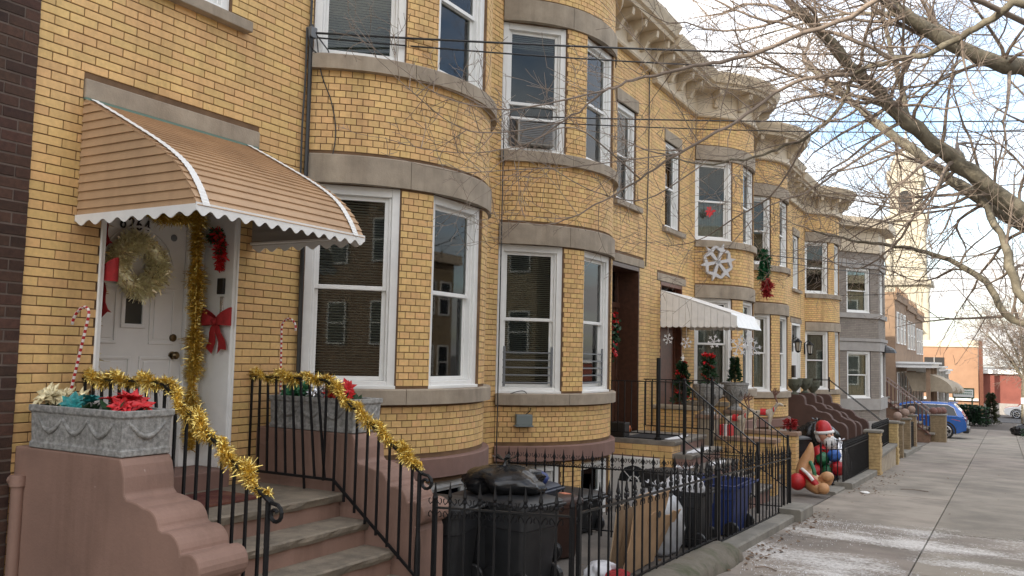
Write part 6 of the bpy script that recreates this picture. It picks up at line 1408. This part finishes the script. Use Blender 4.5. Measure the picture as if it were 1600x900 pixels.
# blue suv parked nose-in on a driveway
def suv(label, O, rz, paint, s=1.0, name='parked_car', group=None):
    c = thing(name, label, 'car', O, group); co, si = math.cos(rz), math.sin(rz); O = Vector(O)
    def P(x, y, z): return O + Vector((co*x - si*y, si*x + co*y, z)) * s      # x = forward
    low = [(-2.25, .42), (-2.28, .62), (-2.22, .95), (-2.0, 1.05), (.95, 1.02), (1.7, .95), (2.2, .82), (2.28, .60), (2.2, .35), (1.95, .26), (-1.95, .28)]
    hgt = lambda ww, pr: [[P(x, y * ww * (1 if abs(x) < 2 else .93), z) for (x, z) in pr] for y in (-1, 1)]
    def shell(nm, pr, secs, m_):
        b = MB(); rows = [[P(x * fx, y, z) for (x, z) in pr] for (y, fx) in secs]; b.grid(rows, close=True); n = len(pr); b.f.append(tuple(range(n))); b.f.append(tuple(range((len(secs)-1)*n, len(secs)*n))); o = b.build(nm, m_, c, smooth='auto'); return o
    body = shell('body', low, [(-.93, .97), (-.90, .995), (0, 1.0), (.90, .995), (.93, .97)], paint)
    cab = [(-2.18, 1.0), (-2.05, 1.28), (-1.72, 1.62), (-1.2, 1.68), (.05, 1.66), (.55, 1.55), (1.25, 1.0)]
    yz = lambda z: .885 - .20 * (z - 1.0) / .68
    b = MB(); rows = [[P(x, sg * yz(z), z) for (x, z) in cab] for sg in (-1, 1)]; b.grid(rows, close=True); b.f.append(tuple(range(7))); b.f.append(tuple(range(7, 14))); b.build('cabin', paint, c, bevel=.04)
    gl = [(-1.88, 1.08), (-1.75, 1.42), (-1.5, 1.56), (0, 1.57), (.45, 1.48), (.98, 1.08)]
    for y in (-1, 1):
        b = MB(); b.q(*[P(x, y * (yz(z) + .006), z) for x, z in gl]); b.build('side_window', m_winfar, c)
        b = MB(); b.tube([P(x, y * (yz(z) + .012), z) for x, z in [gl[0]] + gl[:5]], .018, 5); b.build('chrome_trim', m_silver, c)
        for x in (-1.05, -.02): b = MB(); b.bar(P(x, y * (yz(1.06) + .008), 1.06), P(x + .03, y * (yz(1.57) + .008), 1.57), .05, .02); b.build('door_pillar', m_blackp, c)
        for x in (-.55, .45): b = MB(); b.bar(P(x, y * .945, .88), P(x + .18, y * .945, .88), .03, .03); b.build('door_handle', m_silver, c)
        b = MB(); b.q(P(-2.21, y * .90, .98), P(-2.0, y * .905, 1.0), P(-1.62, y * .935, .92), P(-2.0, y * .935, .84), P(-2.27, y * .88, .86)); tl = b.build('tail_light', mat('tail_red', (.25, .01, .015), .2), c)
        b = MB(); b.box(-.05, .05, -.11, .11, -.08, .08); b.v = [tuple(P(.75 + a, y * (.98 + d * .6), 1.12 + z)) for a, d, z in b.v]; b.build('wing_mirror', paint, c, bevel=.02)
        for x in (-1.38, 1.35):
            b = MB(); b.lathe([(.25, -.10), (.345, -.09), (.36, -.05), (.36, .06), (.345, .10), (.25, .11)], (0, 0, 0), 24); b.v = [tuple(P(x + a, y * (.86 + d), .36 + z)) for a, z, d in b.v]; w_ = b.build('tyre', mat('tyre_rubber', (.012, .012, .012), .8), c, smooth='auto')
            b = MB()
            for k in range(5):
                for dk in (-.12, .12): a = 2*math.pi*k/5 + dk; b.bar(P(x + .05*math.cos(a), y * .975, .36 + .05*math.sin(a)), P(x + .245*math.cos(a), y * .97, .36 + .245*math.sin(a)), .035, .02)
            b.tube([P(x + .25*math.cos(R_(a)), y * .968, .36 + .25*math.sin(R_(a))) for a in range(0, 361, 20)], .018, 6); b.build('rim', m_silver, w_)
            b = MB(); rows = [[P(x + rr_*math.cos(R_(a)), y * dd, .36 + rr_*math.sin(R_(a))) for a in range(-15, 196, 15)] for rr_, dd in ((.37, .90), (.39, .945), (.46, .945), (.47, .92))]; b.grid(rows); b.build('wheel_arch', m_blackp, c)
    b = MB(); b.q(P(-2.165, -.70, 1.06), P(-2.165, .70, 1.06), P(-1.80, .60, 1.55), P(-1.80, -.60, 1.55)); b.v = [(x - co*.02, y - si*.02, z) for x, y, z in b.v]; b.build('rear_window', m_winfar, c)
    b = MB(); b.q(P(1.20, -.72, 1.06), P(1.20, .72, 1.06), P(.55, .60, 1.57), P(.55, -.60, 1.57)); b.v = [(x + co*.03, y + si*.03, z + .02) for x, y, z in b.v]; b.build('windscreen', m_winfar, c)
    for y in (-1, 1): b = MB(); b.box(-1.0, .95, -.02, .02, .26, .42); b.v = [tuple(P(x, y * .93 + yy, z)) for x, yy, z in b.v]; b.build('sill_cladding', m_blackp, c)
    b = MB(); b.box(-2.36, -2.1, -.86, .86, .30, .56); b.v = [tuple(P(x, y, z)) for x, y, z in b.v]; b.build('rear_bumper', m_blackp, c, bevel=.05)
    b = MB(); b.box(-2.302, -2.285, -.26, .26, .68, .84); b.v = [tuple(P(x, y, z)) for x, y, z in b.v]; b.build('number_plate', m_white, c)
    b = MB(); b.box(-1.9, -1.5, -.6, .6, 1.64, 1.68); b.v = [tuple(P(x, y, z)) for x, y, z in b.v]; b.build('roof_spoiler', paint, c, bevel=.015)
    return c
m_carblue = mat('blue_car_paint', (0.008, 0.10, 0.40), .25, coat=1.0, metal=.3)
suv('bright blue suv parked with its tail towards the sidewalk', (2.02, 45.6, gz(45.6)), math.pi, m_carblue)
suv('white car parked across the crossing at the right edge', (7.9, 80, gz(80) + .03), R_(180), mat('white_car_paint', (.7, .7, .7), .3, coat=1), .95)
bag('rubbish_bag', 'dark rubbish bag at the foot of the far street tree', (6.75, 54, gz(54)), (.62, .5, .36), m_bag, 23)
topiary('kerb_plant', 'small green plant by the far rubbish bag', (6.75, 48.5, gz(48.5)), .35, .5, 500, m_green, 63, .3)
b = MB(); b.box(6.75, 6.85, 56.9, 57.0, gz(57), gz(57) + 2.0); b.box(6.62, 6.98, 56.86, 56.9, gz(57) + 1.7, gz(57) + 2.05); one('small_white_notice', m_white, 'small white notice on a post at the far tree trunk', 'sign', b)

# ------------------------------------------------------------------ street trees
m_bark = mat('tree_bark', (0.235, 0.21, 0.155), .9, c2=(0.12, 0.105, 0.075), vs_=9, bump=1.0, bs=22, dirt=.5, ds=5, dc=(.07, .062, .045))
m_twig = mat('twig_bark', (0.22, 0.175, 0.14), .8, var=.3, vs_=3)
def branch_out(tw, rg, p, d, L_, r, lvl, maxlvl, env=None, droop=0.0, den=1.0, minr=0.0016):
    "wandering branch with side shoots, all written into the twig mesh"
    n = max(3, int(L_ / 0.16)); pts = [Vector(p)]; rr = [r]; d = Vector(d).normalized()
    for i in range(n):
        d = (d + Vector((rg.gauss(0, .16), rg.gauss(0, .16), rg.gauss(0, .15) - droop + .015))).normalized()
        pts.append(pts[-1] + d * (L_ / n)); rr.append(max(minr, r * (1 - .82 * (i + 1) / n)))
        if pts[-1].z < 1.9 and pts[-1].y < 30: d.z = abs(d.z) + .2
        if env and not env(pts[-1]): break
    tw.tube(pts, rr[:len(pts)], 5 if r > .012 else (4 if r > .005 else 3), cap=False)
    if lvl >= maxlvl or len(pts) < 3: return
    k = max(2, int(L_ / .21 * den))
    for j in range(k):
        f = rg.uniform(.15, 1.0) * (len(pts) - 1); i = min(int(f), len(pts) - 2); q = pts[i].lerp(pts[i+1], f - i); dd = (pts[i+1] - pts[i]).normalized()
        e = dd.cross(Vector((rg.gauss(0, 1), rg.gauss(0, 1), rg.gauss(0, 1)))).normalized(); nd_ = (dd * rg.uniform(.5, 1.0) + e * rg.uniform(.6, 1.1) + Vector((0, 0, .12))).normalized()
        branch_out(tw, rg, q, nd_, L_ * rg.uniform(.32, .62), max(minr, rr[i] * .55), lvl + 1, maxlvl, env, droop, den, minr)

def guided_tree(label, base, trunk, limbs, seed, maxlvl, den, env=None, minr=.0022):
    t = thing('street_tree', label, 'tree', base, 'bare street trees'); rg = random.Random(seed)
    b = MB(); P = curve_pts([p for p, r in trunk], 5); R2 = []
    for i in range(len(trunk) - 1): R2 += [trunk[i][1] + (trunk[i+1][1] - trunk[i][1]) * k / 5 for k in range(5)]
    b.tube(P, R2 + [trunk[-1][1]], 14); b.build('trunk', m_bark, t, smooth=True)
    tw = MB()
    for (pts, r0, r1, kids, L_) in limbs:
        r0 *= .68; r1 *= .8; kids = int(kids * 1.5); P = curve_pts(pts, 6)
        for i in range(1, len(P) - 1): P[i] = P[i] + Vector((rg.gauss(0, 1), rg.gauss(0, 1), rg.gauss(0, 1))) * (.007 if r0 > .04 else min(.014, r0 * .25))
        n = len(P); rr = [(r0 + (r1 - r0) * (i / (n - 1)) ** .85) * (1 + rg.gauss(0, .05)) for i in range(n)]
        b = MB(); b.tube(P, rr, 9 if r0 > .05 else 6); b.build('limb', m_bark if r0 > .03 else m_twig, t, smooth=True)
        tot = sum((P[i+1] - P[i]).length for i in range(n - 1))
        for k in range(kids):
            f = rg.uniform(.12, 1.0) * (n - 1); i = min(int(f), n - 2); q = P[i].lerp(P[i+1], f - i); d = (P[i+1] - P[i]).normalized(); e = d.cross(Vector((rg.gauss(0, 1), rg.gauss(0, 1), rg.gauss(0, 1)))).normalized()
            branch_out(tw, rg, q, d * rg.uniform(.3, .9) + e + Vector((0, 0, .1)), L_ * rg.uniform(.5, 1.1), max(.0045, minr, min(.02, rr[i] * .4)), 1, maxlvl, env, 0.0, den, minr)
        branch_out(tw, rg, P[-1], P[-1] - P[-2], L_ * .9, r1 * .9, 1, maxlvl, env, 0.0, den, minr)
    tw.build('twigs', m_twig, t, kind='stuff', fix=False)
    return t
LIMBS = [
 ([(7.1, 10.1, 2.5), (6.0, 9.6, 3.26), (5.47, 9.2, 3.72), (5.06, 8.8, 4.09), (4.72, 8.4, 4.43), (4.45, 8.0, 4.74), (4.25, 7.6, 4.92)], 0.15, 0.05, 16, 1.6),
 ([(7.1, 10.1, 2.5), (5.96, 10.2, 3.29), (5.43, 10.4, 3.74), (4.76, 10.8, 4.44), (4.21, 11.2, 5.04), (3.6, 11.6, 5.75)], 0.13, 0.04, 14, 1.6),
 ([(7.1, 10.1, 2.5), (6.23, 9.5, 4.44), (5.81, 9.0, 4.6), (5.41, 8.6, 4.75), (5.02, 8.2, 5.0), (4.7, 7.8, 5.32)], 0.14, 0.06, 14, 1.6),
 ([(7.1, 10.1, 2.5), (5.98, 9.8, 2.22), (5.66, 9.9, 2.64), (5.24, 10.2, 2.95), (4.76, 10.6, 3.13), (4.22, 11.0, 3.28), (3.72, 11.3, 3.46)], 0.07, 0.012, 12, 1.1),
 ([(7.1, 10.1, 2.5), (6.07, 9.0, 2.33), (5.83, 9.2, 2.94), (5.62, 9.6, 3.51), (5.45, 10.0, 4.0)], 0.07, 0.035, 8, 1.2),
 ([(7.1, 9.6, 4.2), (6.08, 7.6, 4.56), (5.73, 7.6, 4.52), (5.36, 7.7, 4.37), (5.05, 7.8, 4.37), (4.71, 7.9, 4.34), (4.56, 8.0, 4.07), (4.26, 8.1, 3.86), (3.83, 8.2, 3.77), (3.26, 8.2, 3.73), (2.79, 8.2, 3.88)], 0.055, 0.01, 18, 1.1),
 ([(4.71, 7.9, 4.34), (4.29, 7.4, 4.17), (3.88, 7.1, 3.81), (3.44, 6.9, 3.53), (3.14, 6.8, 3.32), (2.77, 6.7, 3.1), (2.39, 6.6, 2.94), (2.06, 6.5, 2.98)], 0.03, 0.004, 10, 0.7),
 ([(7.1, 9.6, 4.2), (5.49, 7.0, 4.62), (4.84, 6.8, 4.44), (4.21, 6.6, 4.2), (3.78, 6.5, 4.13), (3.34, 6.4, 4.06), (3.05, 6.3, 3.97), (2.7, 6.2, 3.72), (2.27, 6.1, 3.47)], 0.04, 0.006, 16, 0.9),
 ([(3.05, 6.3, 3.97), (2.73, 5.9, 3.79), (2.38, 5.7, 3.73), (1.96, 5.5, 3.84), (1.58, 5.4, 4.12), (1.17, 5.4, 4.41)], 0.012, 0.003, 8, 0.5),
 ([(2.7, 6.2, 3.72), (2.39, 5.9, 3.6), (2.02, 5.7, 3.62), (1.65, 5.5, 3.93), (1.31, 5.4, 4.27)], 0.01, 0.003, 6, 0.45),
 ([(3.14, 6.8, 3.32), (2.81, 6.2, 3.65), (2.45, 6.0, 3.51), (2.09, 5.8, 3.43), (1.65, 5.7, 3.49), (1.32, 5.6, 3.59)], 0.01, 0.003, 7, 0.45),
 ([(3.44, 6.9, 3.53), (2.77, 6.3, 3.36), (2.34, 6.0, 3.31), (1.97, 5.8, 3.28), (1.58, 5.7, 3.37)], 0.009, 0.003, 6, 0.4),
 ([(3.26, 8.2, 3.73), (2.78, 7.9, 3.36), (2.36, 7.6, 3.41), (1.94, 7.3, 3.67), (1.62, 7.1, 3.91)], 0.012, 0.003, 8, 0.5),
 ([(5.05, 7.8, 4.37), (4.73, 7.6, 4.55), (4.29, 7.4, 4.67), (3.9, 7.2, 4.78), (3.51, 7.0, 5.01)], 0.03, 0.008, 14, 0.9),
 ([(4.26, 8.1, 3.86), (3.9, 8.4, 3.43), (3.47, 8.6, 3.24), (3.01, 8.8, 3.05), (2.62, 8.9, 3.02)], 0.016, 0.004, 8, 0.6),
 ([(4.76, 10.8, 4.44), (4.22, 10.6, 4.1), (3.82, 10.4, 3.79), (3.34, 10.2, 3.56), (2.79, 10.0, 2.87)], 0.03, 0.005, 12, 0.8),
 ([(5.47, 9.2, 3.72), (5.12, 9.4, 3.39), (4.86, 9.6, 3.04), (4.46, 9.8, 2.8), (4.03, 10.0, 2.98)], 0.03, 0.005, 12, 0.8),
 ([(5.66, 9.9, 2.64), (5.41, 10.4, 2.83), (5.01, 10.8, 2.74), (4.56, 11.2, 2.94)], 0.025, 0.005, 9, 0.7),
 ([(5.06, 8.8, 4.09), (4.92, 9.2, 4.8), (4.76, 9.6, 5.5), (4.79, 10.0, 6.23)], 0.05, 0.02, 12, 1.1),
 ([(5.51, 8.6, 4.73), (5.14, 9.4, 5.29), (4.43, 10.2, 5.78), (3.56, 11.0, 6.07), (2.68, 11.5, 6.13)], 0.05, 0.01, 16, 1.1)]
def env1(p): return not (p.x < 0.95 and p.y > 3) and (p - Vector(CAM)).length > 2.2
guided_tree('big bare street tree with arching limbs overhanging the sidewalk', (7.15, 10.2, gz(10)), [((7.15, 10.2, gz(10) - .3), .34), ((7.15, 10.2, .6), .27), ((7.12, 10.15, 1.9), .25), ((7.1, 10.1, 2.5), .20)], LIMBS, 77, 3, 1.25, env1)
rg = random.Random(12); lm = []
for k in range(11):
    a = 2*math.pi*k/11; r_ = rg.uniform(1.8, 3.4); h_ = rg.uniform(2.0, 4.4); lm.append(([(6.9, 58, .3 + .1 * k), (6.9 + .45*r_*math.cos(a), 58 + .45*r_*math.sin(a), .7 + h_ * .55), (6.9 + r_*math.cos(a), 58 + r_*math.sin(a), .6 + h_)], .08, .03, 14, 1.7))
guided_tree('bare round-crowned tree at the far end of the sidewalk', (6.9, 58, gz(58)), [((6.9, 58, gz(58) - .3), .36), ((6.9, 58, -1.0), .28), ((6.9, 58, .6), .24), ((6.9, 58, 1.5), .14)], lm, 78, 3, .9, None, .008)

# ------------------------------------------------------------------ overhead cables
def cable(label, a, b_, sag, r=.011, group='overhead cables', extra=None):
    a, b_ = Vector(a), Vector(b_); P = [a.lerp(b_, i / 24) - Vector((0, 0, sag * 4 * (i / 24) * (1 - i / 24))) for i in range(25)]
    b = MB(); b.tube(P, r, 5); return one('overhead_cable', m_blackp, label, 'cable', b, group)
cable('upper overhead cable from the wall bracket of the first house', (0.06, 6.06, 4.87), (7.52, 15.0, 6.35), .10, .012)
cable('second overhead cable just below the top one', (0.06, 6.08, 4.83), (7.52, 15.0, 6.18), .18, .009)
cable('overhead cable fixed between the first two bows', (0.55, 9.4, 4.84), (7.52, 15.0, 5.40), .06, .010)
cable('thin overhead cable just under the one between the first two bows', (0.55, 9.42, 4.78), (7.52, 15.0, 5.26), .10, .008)
cable('far overhead cable from between the third and fourth bows', (0.75, 21.4, 4.40), (7.95, 32.4, 4.95), .2, .012)
cable('lower far overhead cable from between the third and fourth bows', (0.75, 21.42, 4.28), (7.95, 32.4, 4.75), .3, .010)
cable('overhead cable fixed to the upper front of the fifth house', (0.95, 31.5, 4.1), (7.95, 32.4, 4.6), .1, .010)
for y_, lab in ((15.0, 'wooden utility pole at the kerb just outside the photo'), (32.4, 'second wooden utility pole farther down the kerb')):
    up_ = thing('utility_pole', lab, 'pole', (7.62, y_, gz(y_)), 'utility poles'); b = MB(); b.tube([(7.62, y_, gz(y_) - .5), (7.62, y_, 7.4)], [.16, .11], 10); b.build('pole_shaft', m_wood, up_); b = MB(); b.box(6.9, 8.4, y_ - .06, y_ + .06, 6.3, 6.42); b.build('cross_arm', m_wood, up_)
def conduit(H, name, pts, r): b = MB(); b.tube(curve_pts(pts, 6), r, 6); b.build(name, m_blackp, H.root)
conduit(H1, 'down_cable', [(0.035, 6.03, 4.95), (0.035, 6.04, 3.9), (0.04, 6.03, 2.8), (0.04, 6.04, 1.6), (0.04, 6.03, .6), (.04, 6.03, -.2)], .021)
conduit(H1, 'down_cable', [(0.03, 5.98, 4.9), (0.03, 5.985, 4.4), (0.03, 5.97, 3.9), (0.03, 5.98, 3.2)], .010)
conduit(H1, 'down_cable', [(0.05, 6.09, 4.88), (0.10, 6.12, 4.5), (0.18, 6.20, 4.2), (0.22, 6.23, 3.9), (0.2, 6.2, 3.6)], .006)
conduit(H1, 'down_cable', [(0.02, 6.04, 7.3), (0.02, 6.04, 6.2), (0.03, 6.03, 4.95)], .012)
conduit(H1, 'cable_loop', [(0.06, 6.06, 4.87), (0.10, 6.14, 4.78), (0.10, 6.22, 4.72), (0.09, 6.15, 4.66), (0.07, 6.02, 4.70), (0.06, 5.98, 4.80), (0.06, 6.04, 4.86)], .006)
b = MB(); b.box(0, .07, 6.0, 6.08, 4.82, 4.92); b.build('cable_bracket', m_guard, H1.root)
conduit(H2, 'down_cable', [(0.25, 9.38, 4.70), (0.25, 9.38, 3.4), (0.25, 9.38, 2.0), (0.25, 9.38, .2)], .008)
conduit(H2, 'down_cable', [(0.02, 15.2, 7.3), (0.02, 15.2, 5.8), (0.02, 15.15, 4.6), (0.02, 15.1, 3.5)], .010)
conduit(H4, 'down_cable', [(0.02, 27.2, 7.0), (0.02, 27.2, 5.0), (0.02, 27.15, 2.0)], .014)

# ------------------------------------------------------------------ fallen leaves and litter
m_leaf = mat('dry_leaf', (0.17, 0.095, 0.04), .85, c2=(0.09, 0.05, 0.025), vs_=8)
rg = random.Random(19); b = MB()
def leaf(b, x, y, s=.05):
    z = gz(y) + .006 + rg.uniform(0, .015); a = rg.uniform(0, 6.28); d = Vector((math.cos(a), math.sin(a), rg.uniform(-.1, .35))) * s; t_ = Vector((-math.sin(a), math.cos(a), rg.uniform(-.3, .3))) * s * .45; o = Vector((x, y, z)); b.q(o, o + d * .5 + t_, o + d, o + d * .5 - t_)
for k in range(420):
    c = rg.choice(((3.42, 11.2, .14, 1.3), (3.42, 13.0, .14, .6), (3.55, 17.6, .25, .5), (3.45, 21.0, .2, .9), (3.38, 9.8, .08, .4), (3.5, 19.5, .15, 1.4))); leaf(b, max(3.3, rg.gauss(c[0], c[2])), rg.gauss(c[1], c[3]), rg.uniform(.025, .06))
for k in range(45): leaf(b, rg.uniform(3.5, 7.4), rg.uniform(8.5, 30), rg.uniform(.02, .045))
for k in range(60): leaf(b, rg.uniform(1.9, 2.9), rg.uniform(6.5, 12), rg.uniform(.03, .06))
o = b.build('fallen_leaves', m_leaf, fix=False); o['kind'] = 'stuff'; o['label'] = 'dry brown leaves and bits scattered along the fence foot'; o['category'] = 'leaves'
b = MB()
for k in range(1500):
    c = rg.choice(((3.6, 10.8, .35, .9), (4.1, 12.2, .6, .35), (3.6, 12.9, .35, .25), (5.2, 9.3, .8, .35), (6.3, 10.2, .5, .3), (3.9, 9.2, .4, .3))); x, y = rg.gauss(c[0], c[2]), rg.gauss(c[1], c[3])
    if x < 3.32 or x > 7.5 or y > 13.4: continue
    s_ = rg.uniform(.002, .006); z = gz(y) + .004; b.v += [(x - s_, y - s_, z), (x + s_, y - s_, z), (x, y + s_, z), (x, y, z + s_ * 1.5)]; q = len(b.v) - 4; b.f += [(q, q+1, q+3), (q+1, q+2, q+3), (q+2, q, q+3)]
o = b.build('rock_salt', m_snow, fix=False); o['kind'] = 'stuff'; o['label'] = 'white rock salt grains strewn across the sidewalk'; o['category'] = 'salt'
for (x, y, l, lab) in ((4.0, 18.6, .5, 'thin dark twig lying on the sidewalk near the third yard'), (3.55, 9.05, .22, 'short dark twig by the mossy kerb')):
    b = MB(); b.tube(curve_pts([(x, y, gz(y) + .012), (x + l * .4, y + .05, gz(y) + .02), (x + l, y - .02, gz(y) + .012)], 4), .008, 5); one('fallen_twig', m_twig, lab, 'twig', b, 'fallen twigs')
b = MB(); b.ball((3.52, 17.3, gz(17.3) + .02), .07, 8, 5, (1.2, 1, .3), .15, random.Random(4)); one('crumpled_paper', m_white, 'crumpled white paper on the sidewalk before the third yard', 'litter', b)

# ------------------------------------------------------------------ houses across the street (mirrored in the window panes)
m_opp = [mat('opposite_brick_a', (.30, .21, .11), .85, var=.1, vs_=3), mat('opposite_brick_b', (.24, .15, .09), .85, var=.1, vs_=3), mat('opposite_brick_c', (.30, .23, .14), .85, var=.1, vs_=3)]
for k in range(9):
    y0 = -20 + 6.6 * k; zb = gz(y0); hh = thing('opposite_house', 'row house across the street, showing only as a reflection in window panes', 'house', (22, y0, zb), 'row houses across the street')
    b = MB(); b.box(22, 32, y0, y0 + 6.58, zb - 1, zb + 8.2 + .5 * (k % 2)); b.box(21.6, 22, y0 + 3.2, y0 + 6.2, zb - 1, zb + 7.8); b.build('wall', m_opp[k % 3], hh)
    b = MB(); b.box(21.3, 22.2, y0, y0 + 6.55, zb + 7.8, zb + 8.3); b.build('cornice', m_cream, hh)
    for (yy, z, xx) in ((1.4, 1.6, 22), (1.4, 5, 22), (4.0, 1.6, 21.6), (5.4, 1.6, 21.6), (4.0, 5, 21.6), (5.4, 5, 21.6)):
        plain_win(hh, Vector((xx - .005, y0 + yy, zb + z)), Vector((0, -1, 0)), Vector((-1, 0, 0)), 1.0, 1.8)
strip('opposite_sidewalk', 17.6, 22.0, YS, 0.0, m_kerb)
